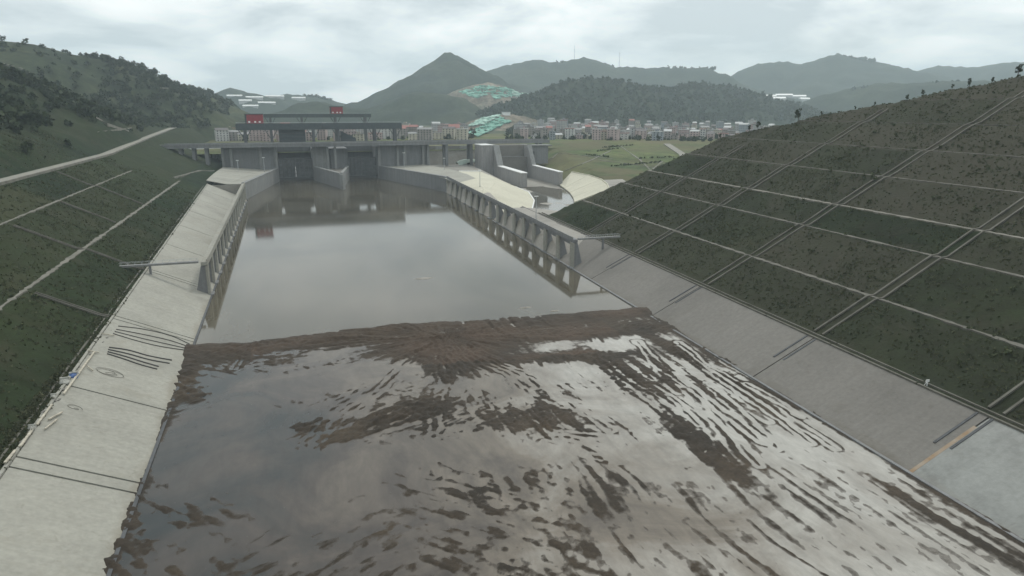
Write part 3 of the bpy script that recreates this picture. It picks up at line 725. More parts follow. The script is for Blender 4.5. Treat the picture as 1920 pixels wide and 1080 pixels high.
# ------------------------------------------------------------------ guide walls
def guide_wall(side, label):
    y0, y1 = 304.0, 632.0; n = 17
    fx = (lambda y: XL - 0.6) if side < 0 else (lambda y: float(Xe(y)) + 0.5)
    t = empty('guide_wall', (fx(y0), y0, 0)); tag(t, label, 'wall', 'guide walls of the lock approach')
    s = side; ztop = 14.2
    # pier: thin buttress, front upright, back battered
    poly = [(0, 0, -2.5), (s * 5.4, 0, -2.5), (s * 5.2, 0, 1.0), (s * 2.3, 0, 12.6), (0, 0, 12.6)]
    pm = MB().extrude(poly, (0, 2.8, 0)).mesh('pier', M_WALL, bevel=0.08)
    fm = MB().box(-0.35 if s > 0 else -0.6, 0.6 if s > 0 else 0.35, -0.5, 3.3, -2.5, 12.5).mesh('pier_lit_face', M_SLAB_L)  # paler skin on the channel side: its lit look put into the colour
    stp = (y1 - y0) / (n - 1)
    for i in range(n):
        y = y0 + i * stp; x = fx(y)
        p = inst('pier', pm, (x - fx(y0), y - y0, 0), t)
        inst('lit_face_plate', fm, (0, 0, 0), p)
        inst('footing', foot_me[s], (0, 0, 0), p)
    for i in range(n - 1):
        ya, yb = y0 + i * stp, y0 + (i + 1) * stp
        mb = MB().beam((fx(ya) + s * 0.9, ya + (0 if i else -0.4), 13.45), (fx(yb) + s * 0.9, yb - 0.08, 13.45), 2.6, 1.4); mb.build('deck_beam', M_SLAB_L if s < 0 else M_WALL, t)
        mb = MB().beam((fx(ya) - s * 0.2, ya, 14.75), (fx(yb) - s * 0.2, yb - 0.1, 14.75), 0.35, 1.0); mb.build('parapet', M_SLAB_L if s < 0 else M_WALL_P, t)
        mb = MB().beam((fx(ya) + s * 1.2, ya + 3.4, 11.6), (fx(yb) + s * 1.2, yb - 0.6, 11.6), 1.0, 1.6); mb.build('fender_beam', M_WALL, t)
    return t
foot_me = {}
for s in (-1, 1):
    foot_me[s] = MB().prism([(-1.6 * s, -1.2), (8.6 * s, -1.2), (8.6 * s, 4.0), (-1.6 * s, 4.0)], -2.5, 0.55).mesh('footing', M_WALL)
guide_wall(-1, 'long left guide wall on piers with a pale top beam')
guide_wall(1, 'long right guide wall on battered piers standing in the water')
def footbridge(xa, xb, y, z, label, supports, s):
    t = empty('footbridge', (xa, y, z)); tag(t, label, 'footbridge', 'footbridges to the guide walls')
    MB().box(min(xa, xb), max(xa, xb), y - 1.0, y + 1.0, z - 0.75, z).build('deck', M_WALL_P, t)
    for dy in (-0.95, 0.95):
        mb = MB().beam((xa, y + dy, z + 1.05), (xb, y + dy, z + 1.05), 0.08, 0.08)
        for k in np.linspace(0.02, 0.98, 12): mb.beam((xa + (xb - xa) * k, y + dy, z), (xa + (xb - xa) * k, y + dy, z + 1.05), 0.08, 0.08, (0, 1, 0))
        mb.build('railing', M_GALV, t)
    for x, zb in supports: MB().box(x - 0.4, x + 0.4, y - 0.5, y + 0.5, zb - 1, z - 0.75).build('post', M_WALL, t)
footbridge(XL - 0.6 - 3.2, XL - 33, 305.6, 14.4, 'grey footbridge from the left bank to the guide wall', [(XL - 22, 9.5)], -1)
footbridge(float(Xe(305)) + 3.8, float(Xe(305)) + 26, 305.6, 14.3, 'grey footbridge from the right hillside to the guide wall', [(float(Xe(305)) + 17, 8)], 1)

# ------------------------------------------------------------------ wing walls, divider, aprons by the lock
def wall_line(name, pts, thick, z0, z1, mat, parent, cope=None):
    for i in range(len(pts) - 1):
        a = np.array(pts[i], float); b2 = np.array(pts[i + 1], float)
        t = (b2 - a) / np.linalg.norm(b2 - a); r = np.array([t[1], -t[0]]) * thick
        MB().prism([tuple(a), tuple(b2), tuple(b2 + r), tuple(a + r)], z0, z1).build(name, mat, parent)
        if cope:
            r2 = np.array([t[1], -t[0]]); e = 0.25
            MB().prism([tuple(a - r2 * e), tuple(b2 - r2 * e), tuple(b2 + r2 * (thick + e)), tuple(a + r2 * (thick + e))], z1 + 0.003, z1 + 0.8).build('coping', cope, parent)
t = empty('wing_wall', (XL, 632, 0)); tag(t, 'pale flared wing wall left of the left lock opening', 'wall', 'wing walls of the lock')
wall_line('panel', [(-7.0, 788), (-20.4, 712), (-33.6, 637)], 3.0, -2, 13.6, M_WALL_P, t, M_WALL_P)  # lighter concrete here: the lit side is put into the colour
t = empty('wing_wall', (137, 632, 0)); tag(t, 'dark flared wing wall right of the right lock opening', 'wall', 'wing walls of the lock')
wall_line('panel', [(141.6, 637), (120.4, 712), (99.2, 788)], 3.0, -2, 13.6, M_WALL, t, M_WALL_P)  # darker concrete than the left wing: its shade is put into the colour
t = empty('divider_wall', (50, 692, 0)); tag(t, 'pointed divider wall between the two lock openings', 'wall')
wall_line('panel', [(51.5, 690), (29.2, 788)], 2.6, -2, 14.2, M_WALL, t, M_WALL_P)
wall_line('panel', [(66.8, 788), (51.6, 690)], 2.6, -2, 14.2, M_WALL_P, t, M_WALL_P)  # this side gets the lighter concrete, lit look painted by material
MB().prism([(51.5, 703), (64.2, 787.5), (32.0, 787.5)], -2, 12.4).build('fill_slab', M_SLAB_R, t)
MB().prism([(48.9, 690.5), (51.55, 684.5), (54.2, 690.5)], -2, 14.6).build('nose', M_WALL_P, t)
# left quay apron
t = empty('quay_apron', (-50, 700, 13)); tag(t, 'pale concrete apron between the left wing wall and green bank', 'apron')
prev = None
YA = [641, 676, 711, 746, 789]
for i in range(len(YA) - 1):
    a, b2 = YA[i] + 0.3, YA[i + 1] - 0.3
    xi = lambda y: -37 + (y - 637) * (26.5 / 151); xo = lambda y: -64.5 + max(0, y - 700) * 0.03
    ym = lambda y: xi(y) - 12
    panel_mesh((xi(a), a, 12.9), (ym(a), a, 13.0), (ym(b2), b2, 13.0), (xi(b2), b2, 12.9), 0.5).build('slab', M_SLAB_L, t)
    panel_mesh((ym(a) - .3, a, 13.0), (xo(a), a, 16.8), (xo(b2), b2, 16.8), (ym(b2) - .3, b2, 13.0), 0.5).build('slab', M_SLAB_L, t)
MB().prism([(-36, 641), (-14, 790), (-80, 790), (-80, 641)], -2, 12.3).build('fill', M_SAND, t)
# embankment lining right of the lock: grey apron and cream nose
t = empty('embankment_lining', (160, 640, 12)); tag(t, 'grey and cream concrete lining on the embankment behind the right guide wall', 'apron', 'spillway basin linings')
def lin(poly, mat, name='slab', lift=0.25):
    mb = MB(); vs = [(x, y, z + lift) for x, y, z in poly]; n = len(vs)
    mb.add(vs + [(x, y, z - 0.6) for x, y, z in vs], [tuple(range(n)), tuple(range(2 * n - 1, n - 1, -1))] + [(i, (i + 1) % n, n + (i + 1) % n, n + i) for i in range(n)])
    return mb
E_in = [(103, 786), (121, 716), (140.5, 640), (140.8, 590), (141, 545), (141.5, 512)]
E_tp = [(150, 789), (163, 725), (167, 660), (164, 612), (156, 570), (147, 525)]
for i in range(5):
    a, b2, c, d = E_in[i], E_in[i + 1], E_tp[i + 1], E_tp[i]
    lin([(a[0], a[1], 12.7), (d[0], d[1], 14.2), (c[0], c[1], 14.0), (b2[0], b2[1], 12.7)], M_CREAM).build('slab', M_SLAB_L if i < 3 else M_CREAM, t)
E_md = [(190, 690), (188, 650), (185, 618), (170, 572), (150, 522)]
E_ft = [(213, 690), (214, 650), (212, 606), (196, 546), (174, 490)]
E_t2 = [(166, 690), (167, 655), (164, 612), (156, 570), (147, 525)]
for i in range(4):
    a, b2, c, d = E_t2[i], E_t2[i + 1], E_md[i + 1], E_md[i]
    lin([(a[0], a[1], 14.0), (d[0], d[1], 13.2), (c[0], c[1], 12.8), (b2[0], b2[1], 14.0)], M_CREAM).build('slab', M_CREAM, t)
    a, b2, c, d = E_md[i], E_md[i + 1], E_ft[i + 1], E_ft[i]
    lin([(a[0], a[1], 13.0), (d[0], d[1], 0.6), (c[0], c[1], 0.6), (b2[0], b2[1], 12.8)], M_CREAM).build('slab', M_CREAM, t)
lin([(141.5, 511.5, 12.7), (147, 524.5, 14.0), (150, 521.5, 12.8), (174, 489.5, 0.6), (150, 470, 0.6)], M_CREAM).build('slab', M_CREAM, t)
MB().beam((167, 690, 14.6), (190, 690, 13.9), 0.8, 0.8).build('kerb', M_WHITE, t)
for i in range(4): MB().beam((E_ft[i][0] + .5, E_ft[i][1], 0.9), (E_ft[i + 1][0] + .5, E_ft[i + 1][1], 0.9), 0.9, 0.9).build('kerb', M_WHITE, t)
# cream apron on the right of the basin
t = empty('embankment_lining', (250, 580, 6)); tag(t, 'cream ribbed concrete lining right of the spillway basin', 'apron', 'spillway basin linings')
A_ft = [(263, 655), (256, 625), (247, 590), (236, 556), (223, 522)]
A_tp = [(282, 670), (284, 632), (278, 590), (266, 552), (249, 512)]
for i in range(4):
    a, b2, c, d = A_ft[i], A_ft[i + 1], A_tp[i + 1], A_tp[i]
    k = 0.97
    b3 = (a[0] + (b2[0] - a[0]) * k, a[1] + (b2[1] - a[1]) * k); c3 = (d[0] + (c[0] - d[0]) * k, d[1] + (c[1] - d[1]) * k)
    lin([(a[0], a[1], 0.4), (d[0], d[1], 11.5), (c3[0], c3[1], 11.3), (b3[0], b3[1], 0.4)], M_CREAM, lift=0.8).build('slab', M_CREAM, t)
    MB().beam((d[0], d[1], 12.5), (c[0], c[1], 12.3), 0.9, 0.7).build('kerb', M_CREAM, t)
MB().beam((A_ft[4][0], A_ft[4][1], 1.4), (A_tp[4][0], A_tp[4][1], 12.3), 1.2, 0.9).build('kerb', M_CREAM, t)
# fill below the lining
mb = MB(); vs = []
for (a, d) in zip(A_ft, A_tp): vs += [(a[0], a[1], 0.6), (d[0], d[1], 11.4), (d[0] + 22, d[1], 11.6 if a != A_ft[4] else 8), (a[0], a[1], -3)]
fs = []
for i in range(4):
    k = 4 * i; fs += [(k, k + 4, k + 5, k + 1), (k + 1, k + 5, k + 6, k + 2), (k, k + 3, k + 7, k + 4)]
mb.add(vs, fs).build('fill', M_SAND, t)

# ------------------------------------------------------------------ lock head
lock = empty('ship_lock', (46, 800, 0)); tag(lock, 'grey concrete head of the twin ship lock with two gated openings', 'lock')
ZT = 36.2
MB().box(-62, -7, 792, 850, -2, ZT).build('side_block', M_WALL, lock)
MB().box(99, 157, 792, 850, -2, ZT).build('side_block', M_WALL, lock)
MB().prism([(29, 798), (48, 786), (67, 798), (67, 850), (29, 850)], -2, ZT - 3).build('centre_pier', M_WALL, lock)
MB().prism([(29, 790), (44, 783.5), (44, 786), (32.5, 795), (29, 797)], 12.5, ZT).build('haunch', M_WALL_P, lock)
for x in (-61, -53, -24, -8.5, 100.5, 121, 129.5, 150, 155.5):
    MB().box(x - 1.3, x + 1.3, 788.6, 791.98, 10, ZT - 0.3).build('pilaster', M_WALL_P, lock)
for x in (44.5, 52.5):
    MB().box(x - 1.2, x + 1.2, 780.5, 783.4, 10, ZT - 0.3).build('pilaster', M_WALL_P, lock)
for x0, x1 in ((-7, 29), (67, 99)):
    MB().box(x0 + 0.01, x1 - 0.01, 838, 850, 12, ZT).build('chamber_shade_wall', M_DARKC, lock)  # closes the view; dark colour stands for the shaded chamber behind
    MB().box(x0, x1, 806, 850, -2, -1.2).build('sill', M_DARKC, lock)
    mid = (x0 + x1) / 2
    for s, xa in ((1, x0), (-1, x1)):
        g_ = empty('gate_leaf', (0, 0, 0), parent=lock)
        a = np.array([xa, 812.0]); b2 = np.array([mid - s * 0.15, 820.0]); tt = (b2 - a) / np.linalg.norm(b2 - a); nn = np.array([tt[1], -tt[0]]) * 1.0
        if nn[1] > 0: nn = -nn
        mb = MB().prism([tuple(a), tuple(b2), tuple(b2 - nn * 1.4), tuple(a - nn * 1.4)], -1.2, 21.5); mb.build('skin', M_GATE, g_)
        for z in np.arange(1.6, 21.5, 3.9):
            p0 = a + nn * 0.45; p1 = b2 + nn * 0.45
            MB().beam((p0[0], p0[1], z), (p1[0], p1[1], z), 0.85, 0.6).build('rib', M_WALL, g_)
        for k in (0.02, 0.25, 0.5, 0.75, 0.98):
            p0 = a + (b2 - a) * k + nn * 0.3
            MB().box(p0[0] - 0.3, p0[0] + 0.3, p0[1] - 0.3, p0[1] + 0.29, -1, 21.3).build('rib', M_WALL, g_)
        MB().beam((a[0], a[1] + .7, 21.9), (b2[0], b2[1] + .7, 21.9), 2.2, 0.7).build('walkway', M_DARKC, g_)
    MB().box(x0 + 0.02, x1 - 0.02, 803, 806, -2, 2.4).build('stop_log', M_DARKC, lock)
# stair shape in dark blocks, imitating diagonal shading on the right opening's wall
mb = MB()
for k in range(14): mb.box(97.4, 98.98, 793 + k * 1.15, 794.1 + k * 1.15, 34 - k * 1.5 - 0.8, 34 - k * 1.5)
mb.build('shading_steps', M_DARKC, lock)
# ------------------------------------------------------------------ road bridge across the lock head and the spillway
br = empty('road_bridge', (90, 800, 37)); tag(br, 'grey road bridge crossing above the lock and the spillway', 'bridge')
XB = [-118, -62, -7, 29, 67, 99, 157, 190, 226, 262, 300]
for i in range(len(XB) - 1):
    a, b2 = XB[i] + 0.08, XB[i + 1] - 0.08
    MB().box(a, b2, 781, 803, ZT + 0.3, ZT + 3.4).build('deck', M_WALL, br)
    for y in (780.6, 802.6):
        MB().box(a, b2, y, y + 0.8, ZT + 3.41, ZT + 4.5).build('parapet', M_WALL_P if y < 790 else M_WALL, br)
mb = MB().prism([(16, 780.9), (48, 774), (80, 780.9)], ZT + 0.3, ZT + 3.4); mb.build('bay_deck', M_WALL, br)
MB().beam((16, 780.7, ZT + 3.9), (48, 773.8, ZT + 3.9), 0.6, 1.1).build('parapet', M_WALL_P, br)
MB().beam((48, 773.8, ZT + 3.9), (80, 780.7, ZT + 3.9), 0.6, 1.1).build('parapet', M_WALL_P, br)
for x, zb in ((-112, 20), (-100, 20), (-88, 18), (-76, 16), (176, 2), (205, 2), (290, 10)):
    for y in (785, 799): MB().box(x - 1.5, x + 1.5, y - 1.3, y + 1.3, zb - 4, ZT + 0.29).build('column', M_WALL, br)
# abutment of the bridge in the left hill
t = empty('bridge_abutment', (-125, 795, 30)); tag(t, 'grey sloping abutment where the bridge meets the left hill', 'abutment')
MB().prism([(-170, 776), (-118.5, 779), (-118.5, 812), (-170, 812)], [30, 20, 20, 30], [44, ZT + 3.3, ZT + 3.3, 44]).build('body', M_WALL, t)
MB().beam((-170, 778.5, 44.4), (-118.5, 779, ZT + 3.8), 0.8, 1.0).build('parapet', M_WALL_P, t)
# curved wall in lit white below the bridge; dark fins stand for column shadows
t = empty('retaining_wall', (-90, 870, 20)); tag(t, 'white curved wall below the left bridge span, column shadows as dark fins', 'wall')
mbw = []
pw = [(-126 + k * 6.5, 862 + 22 * math.sin(k / 10 * math.pi * 0.5)) for k in range(11)]
for i in range(10):
    MB().prism([pw[i], pw[i + 1], (pw[i + 1][0], pw[i + 1][1] + 2), (pw[i][0], pw[i][1] + 2)], 16, [33.0 - i * 0.1] * 4).build('panel', M_WHITE, t)
    MB().box(pw[i][0] - 0.5, pw[i][0] + 0.9, pw[i][1] - 3.2, pw[i][1] - 0.05, 16, 30.5).build('fin', M_DARKC, t)
t = empty('retaining_wall', (195, 860, 20)); tag(t, 'pale retaining wall seen below the right bridge span', 'wall')
for i in range(4): MB().box(160 + i * 15, 174.7 + i * 15, 840, 842, 0, 32).build('panel', M_WALL_P if i % 2 else M_SLAB_R, t)
MB().box(160, 220, 836, 839.9, 0, 22).build('base', M_WALL, t)
# ------------------------------------------------------------------ hoist gantries and red hoist houses
def gantry(x0, x1, y, z, depth, cols, label, ztow, zb=36):
    t = empty('hoist_gantry', ((x0 + x1) / 2, y, zb)); tag(t, label, 'gantry', 'hoist gantries over the lock')
    for dy in (-6, 6):
        n = 6; L = (x1 - x0) / n
        for i in range(n): MB().box(x0 + i * L, x0 + (i + 1) * L - 0.12, y + dy - 1.2, y + dy + 1.2, z - depth, z).build('girder', M_STEEL_D, t)
        for i in range(n): MB().box(x0 + i * L, x0 + (i + 1) * L - 0.12, y + dy - 0.1, y + dy + 0.1, z + 0.9, z + 1.05).build('railing', M_GALV, t)
    MB().box(x0, x1, y - 4.79, y + 4.79, z - depth * 0.6, z - depth * 0.4).build('walkway', M_STEEL_D, t)
    for x in cols:
        for dy in (-6, 6):
            MB().box(x - 1.4, x + 1.4, y + dy - 1.1, y + dy + 1.1, zb - 1, z - depth - 0.01).build('column', M_DARKC, t)
        MB().beam((x, y - 6, z - depth - 4), (x, y + 6, zb + 2), 0.9, 0.9).build('brace', M_STEEL_D, t)
        for s in (-1, 1): MB().beam((x + s * 1.3, y - 6.2, z - depth - 9), (x + s * 6.5, y - 6.2, z - depth), 0.8, 0.8).build('brace', M_STEEL_D, t)
    return t
gantry(-49, 136, 852, 59.5, 7.0, (-40, -12, 34, 62, 104, 128), 'near dark hoist gantry standing over the lock head', 59)
gantry(-22, 118, 1000, 69.0, 4.6, (-14, 26, 70, 110), 'far dark hoist gantry behind the red hoist house', 69, 31)
def hoist(x, y, z, wx_, wy_, h, label):
    t = empty('hoist_house', (x, y, z)); tag(t, label, 'hoist house', 'red hoist houses on the gantries')
    MB().box(x - wx_ / 2, x + wx_ / 2, y - wy_ / 2, y + wy_ / 2, z, z + h).build('wall', M_RED, t)
    MB().prism([(x - wx_ / 2 - .6, y - wy_ / 2 - .6), (x + wx_ / 2 + .6, y - wy_ / 2 - .6), (x + wx_ / 2 + .6, y + wy_ / 2 + .6), (x - wx_ / 2 - .6, y + wy_ / 2 + .6)], z + h + 0.003, z + h + 0.9).build('roof', M_STEEL_D, t)
    for k in (-0.28, 0.05, 0.3): MB().box(x + wx_ * k - 1, x + wx_ * k + 1, y - wy_ / 2 - 0.12, y - wy_ / 2 + 0.1, z + 1.0, z + 2.6).build('window', M_WHITE, t)
    MB().box(x - wx_ / 2 - 0.2, x - wx_ / 2 + 1.6, y - wy_ / 2 - 0.15, y - wy_ / 2 + 0.1, z + 0.1, z + h - 0.3).build('corner_post', M_STEEL_D, t)
hoist(-29, 852, 59.6, 19, 11, 9.8, 'large red hoist house on the left end of the near gantry')
hoist(72, 1000, 69.1, 17, 10, 9.0, 'smaller red hoist house on the far gantry')
t = empty('raised_gate', (12, 852, 38)); tag(t, 'dark raised lock gate hanging below the near gantry', 'gate')
MB().box(-4, 25, 850.5, 853.5, 37.5, 52.3).build('panel', M_STEEL_D, t)
for z in (40, 44, 48): MB().box(-4, 25, 849.7, 850.45, z, z + 0.7).build('rib', M_DARKC, t)
t = empty('raised_gate', (70, 852, 38)); tag(t, 'smaller dark gate panel beside the gantry column over the right opening', 'gate')
MB().prism([(64.5, 850.5), (82, 850.5), (82, 853.5), (64.5, 853.5)], 37.2, [51, 42, 42, 51]).build('panel', M_STEEL_D, t)
for z in (38.5, 40.5): MB().box(65, 81, 849.8, 850.45, z, z + 0.6).build('rib', M_DARKC, t)

# ------------------------------------------------------------------ spillway
sp = empty('spillway', (245, 720, 0)); tag(sp, 'grey concrete spillway chute with two stepped side walls', 'spillway')
def stepped(x0, x1, zt, y_out=655, y_st=735, y_up=752, y_b=780.4):
    return MB().extrude([(x0, y_out, -2), (x0, y_out, 13.6), (x0, y_st, 14.4), (x0, y_up, zt), (x0, y_b, zt), (x0, y_b, -2)], (x1 - x0, 0, 0))
stepped(222, 228, 36.4).build('side_wall', M_SPILL, sp)
stepped(262, 266, 36.0).build('side_wall', M_SPILL, sp)
for x0, x1 in ((221.6, 228.4), (261.6, 266.4)):
    MB().beam(((x0 + x1) / 2, 654.8, 13.95), ((x0 + x1) / 2, 735, 14.75), x1 - x0, 0.7).build('coping', M_WHITE, sp)
    MB().beam(((x0 + x1) / 2, 735.2, 14.9), ((x0 + x1) / 2, 752, 36.7), x1 - x0, 0.5).build('coping', M_WALL_P, sp)
MB().box(208, 221.9, 752, 780, 0, 36.2).build('abutment', M_SPILL, sp)
MB().box(207.6, 221.5, 751.5, 780, 36.25, 37.0).build('coping', M_WHITE, sp)
MB().box(228.1, 261.9, 764, 780, -2, 35.6).build('back_wall', M_SLAB_R, sp)
MB().box(228.1, 261.9, 752, 763.9, -2, 23.0).build('weir_block', M_SLAB_R, sp)
MB().box(228.1, 254, 751.6, 753, 23.05, 23.9).build('coping', M_WALL_P, sp)
MB().box(228.2, 261.8, 655, 751.9, -1.5, 0.12).build('floor_slab', M_SAND, sp)
t = empty('control_hut', (276, 770, 20)); tag(t, 'small pale flat roofed hut beside the right spillway wall', 'hut')
MB().box(268, 292, 765, 779, 14, 34).build('wall', M_WALL, t); MB().box(267.5, 296, 763, 780, 34.01, 35.3).build('roof', M_WALL_P, t)
MB().box(271, 275, 764.8, 765.1, 24, 28).build('window', M_GLASS, t)
# mound of sheeting left of the spillway
c = atz(880, 307, 13); n = 10
t = empty('sheeted_mound', (c[0], c[1], 12.5)); tag(t, 'pale green sheeted mound left of the spillway wall', 'mound')
V = []; Fq = []
for i in range(n):
    for j in range(n):
        a = i / (n - 1) * 2 - 1; b2 = j / (n - 1) * 2 - 1
        V.append((a * 15, b2 * 11, 6.0 * max(0, 1 - (a * a + b2 * b2) * 0.75) ** 0.6 + 0.6 * random.random()))
mesh_np('sheet', V, grid_faces(n, n), mat_plain('pale_green_sheet', (0.30, 0.38, 0.33), 0.2, 0.1), t, smooth=True)

# ------------------------------------------------------------------ lamp posts
lamp_spots = [((447, 323), 13.3, 11.5, 'lamp post on the pale apron left of the left wing wall'), ((496, 322), 13.2, 14.0, 'lamp post against the left lock block'), ((758, 318), 14, 17, 'lamp post against the right lock block'), ((833, 318), 14, 11.5, 'lamp post on the embankment between lock and spillway'), ((900, 350), 14, 13, 'lamp post on the cream embankment nose'), ((1005, 412), 9.8, 14, 'lamp post on the grey sand behind the right guide wall')]
for (p, z, h, lab) in lamp_spots:
    c = atz(*p, z)
    t = empty('lamp_post', (c[0], c[1], z - 0.6)); tag(t, lab, 'lamp post', 'lamp posts around the lock')
    MB().tube([(c[0], c[1], z - 0.6), (c[0], c[1], z + h * 0.5), (c[0], c[1], z + h)], [0.28, 0.22, 0.15], 8).build('pole', M_GALV, t)
    MB().box(c[0] - 0.5, c[0] + 0.5, c[1] - 0.5, c[1] + 0.5, z - 0.6, z + 0.5).build('base', M_WALL_P, t)
    MB().prism([(c[0] - 1.3, c[1] - .5), (c[0] + 1.3, c[1] - .5), (c[0] + 1.0, c[1] + .5), (c[0] - 1.0, c[1] + .5)], z + h, z + h + 0.5).build('lamp_head', M_WHITE, t)

# ------------------------------------------------------------------ hills
HILLS = []
def hill_h(X, Y):
    r = np.full(np.shape(X), 29.5)
    for x0, y0, res, H2 in HILLS:
        i = np.round((X - x0) / res).astype(int); j = np.round((Y - y0) / res).astype(int)
        ok = (i >= 0) & (j >= 0) & (i < H2.shape[0]) & (j < H2.shape[1])
        r = np.where(ok, np.maximum(r, H2[np.clip(i, 0, H2.shape[0] - 1), np.clip(j, 0, H2.shape[1] - 1)]), r)
    return r
def on_hills(px, py, d0=1600, d1=5600):
    d = ray(px, py); d = d / np.linalg.norm(d[:2]); t = np.arange(d0, d1, 8.0)
    X, Y, Z = d[0] * t, d[1] * t, CAM_H + d[2] * t
    k = np.nonzero(hill_h(X, Y) >= Z)[0]
    return (X[k[0]], Y[k[0]], Z[k[0]]) if len(k) else None
def ridge_hill(name, ridge, slope, res, seed, back=1.0, rough=0.12, mat=M_HILL, floor=22, width=None, label=None, bumps=1.0, ease=0.28):
    R_ = np.array([atd(*r) for r in ridge])
    # densify the ridge
    Q = []
    for i in range(len(R_) - 1):
        for t in np.linspace(0, 1, 8, endpoint=False): Q.append(R_[i] * (1 - t) + R_[i + 1] * t)
    Q.append(R_[-1]); Q = np.array(Q)
    hm = Q[:, 2].max() - floor; ext = hm / slope * 1.15
    x0, y0 = Q[:, 0].min() - ext, Q[:, 1].min() - ext; x1, y1 = Q[:, 0].max() + ext, Q[:, 1].max() + ext * back
    xs = np.arange(x0, x1 + res, res); ys = np.arange(y0, y1 + res, res)
    XX, YY = np.meshgrid(xs, ys, indexing='ij')
    L = hm / slope
    wxx = XX + fbm(XX / (L * 0.5), YY / (L * 0.5), seed, 4) * L * 0.28; wyy = YY + fbm(XX / (L * 0.5), YY / (L * 0.5), seed + 50, 4) * L * 0.28
    k = hm * 0.05; acc = np.zeros(XX.shape); H2 = np.full(XX.shape, -1e9)
    for q in Q:
        d = np.hypot(wxx - q[0], wyy - q[1]); d0 = np.hypot(XX - q[0], YY - q[1]); m_ = np.clip(d0 / (L * 0.25), 0, 1)
        d = d0 * (1 - m_) + d * m_
        H2 = np.maximum(H2, q[2] - slope * d * (1 - ease * np.exp(-d / (L * 0.5))) )
    gul = np.abs(fbm(XX / (L * 0.22), YY / (L * 0.22), seed + 7, 4))
    dep = np.clip((H2 - floor) / hm, 0, 1)
    H2 = H2 - gul * hm * rough * np.clip((1 - dep) * 3, 0, 1) * np.clip(dep * 4, 0, 1)
    H2 = H2 + bumps * (np.abs(vnoise(XX / 14, YY / 14, seed + 9)) * 9 + vnoise(XX / 33, YY / 33, seed + 10) * 5)
    HILLS.append((x0, y0, res, H2))
    V = np.stack([XX, YY, H2], -1).reshape(-1, 3); F_ = grid_faces(len(xs), len(ys))
    keep = H2.ravel()[F_].max(1) > floor
    # drop faces well behind the ridge is not needed: hills are whole
    F_ = F_[keep]; used = np.unique(F_); mp = np.zeros(len(V), int); mp[used] = np.arange(len(used))
    o = mesh_np(name, V[used], mp[F_], mat, smooth=True)
    tag(o, label, kind='structure'); return V[used]
H_DOME = ridge_hill('hill', [(985, 200, 2000), (1030, 168, 2050), (1075, 152, 2100), (1110, 148, 2130), (1165, 152, 2180), (1200, 166, 2250), (1260, 164, 2350), (1305, 157, 2420), (1360, 160, 2480), (1430, 180, 2550), (1500, 195, 2650)], 0.42, 17, 201, label='low wooded hill behind the town', bumps=0.6)
ridge_hill('hill', [(838, 94, 3100), (870, 108, 3060), (905, 130, 3020), (932, 152, 2990)], 0.66, 22, 211, ease=0.0, bumps=0.7, label='pointed conical mountain in the centre')
ridge_hill('hill', [(838, 97, 3100), (780, 133, 3050), (720, 165, 3000), (660, 191, 2960), (610, 208, 2930)], 0.60, 22, 216, ease=0.0, bumps=0.7, label='long left shoulder of the conical mountain')
ridge_hill('hill', [(-120, 66, 1250), (0, 75, 1270), (60, 81, 1290), (110, 94, 1330), (170, 104, 1420), (250, 132, 1560), (300, 145, 1680), (350, 168, 1820), (400, 197, 2000), (440, 220, 2150)], 0.5, 14, 206, label='long wooded hill falling towards the lock on the left', bumps=0.8, ease=0.1, mat=M_HILL_L)
ridge_hill('hill', [(925, 150, 4100), (945, 122, 4080), (1000, 110, 4050), (1050, 116, 4050), (1098, 106, 4050), (1150, 122, 4050), (1230, 126, 4000), (1280, 122, 4000), (1325, 123, 3980), (1372, 146, 4000)], 0.5, 30, 221, label='broad hazy ridge behind the wooded hill')
ridge_hill('hill', [(1372, 142, 4900), (1420, 118, 4850), (1465, 113, 4800), (1505, 118, 4800), (1570, 99, 4800), (1620, 108, 4850), (1680, 122, 4900), (1720, 136, 5000)], 0.48, 36, 231, label='high pale ridge on the right skyline')
ridge_hill('hill', [(1700, 140, 5600), (1760, 122, 5600), (1830, 124, 5600), (1880, 116, 5600), (1960, 112, 5600), (2080, 125, 5600)], 0.46, 45, 241, label='farthest pale ridge at the right edge')
ridge_hill('hill', [(1520, 190, 3300), (1580, 168, 3250), (1650, 155, 3200), (1740, 152, 3150), (1850, 150, 3100), (1980, 140, 3050)], 0.44, 26, 251, label='mid distance wooded ridge behind the dark hillside')
ridge_hill('hill', [(390, 186, 3400), (430, 164, 3350), (470, 174, 3350), (500, 184, 3400), (540, 176, 3500), (590, 180, 3500), (640, 192, 3550)], 0.42, 26, 261, label='small hazy hill between left slope and mountain')
ridge_hill('hill', [(540, 203, 2300), (590, 188, 2280), (620, 194, 2260), (700, 205, 2250)], 0.4, 20, 271, label='dark low knoll left of the conical mountain', bumps=0.8)
ridge_hill('hill', [(735, 196, 2350), (790, 172, 2330), (850, 178, 2300), (890, 196, 2280)], 0.42, 20, 281, label='dark spur at the foot of the conical mountain', bumps=0.8)

ridge_hill('cut_slope', [(872, 172, 2500), (915, 154, 2560), (960, 163, 2560), (1010, 176, 2540)], 0.36, 14, 291, mat=M_CUT, bumps=0.5, label='bare cut slope below the mountain saddle', rough=0.25)
ridge_hill('cut_slope', [(886, 236, 1560), (912, 220, 1660), (948, 212, 1740), (985, 218, 1800)], 0.34, 9, 296, mat=M_CUT, bumps=0.4, label='bare earth slope beside the town', rough=0.3, ease=0.1)
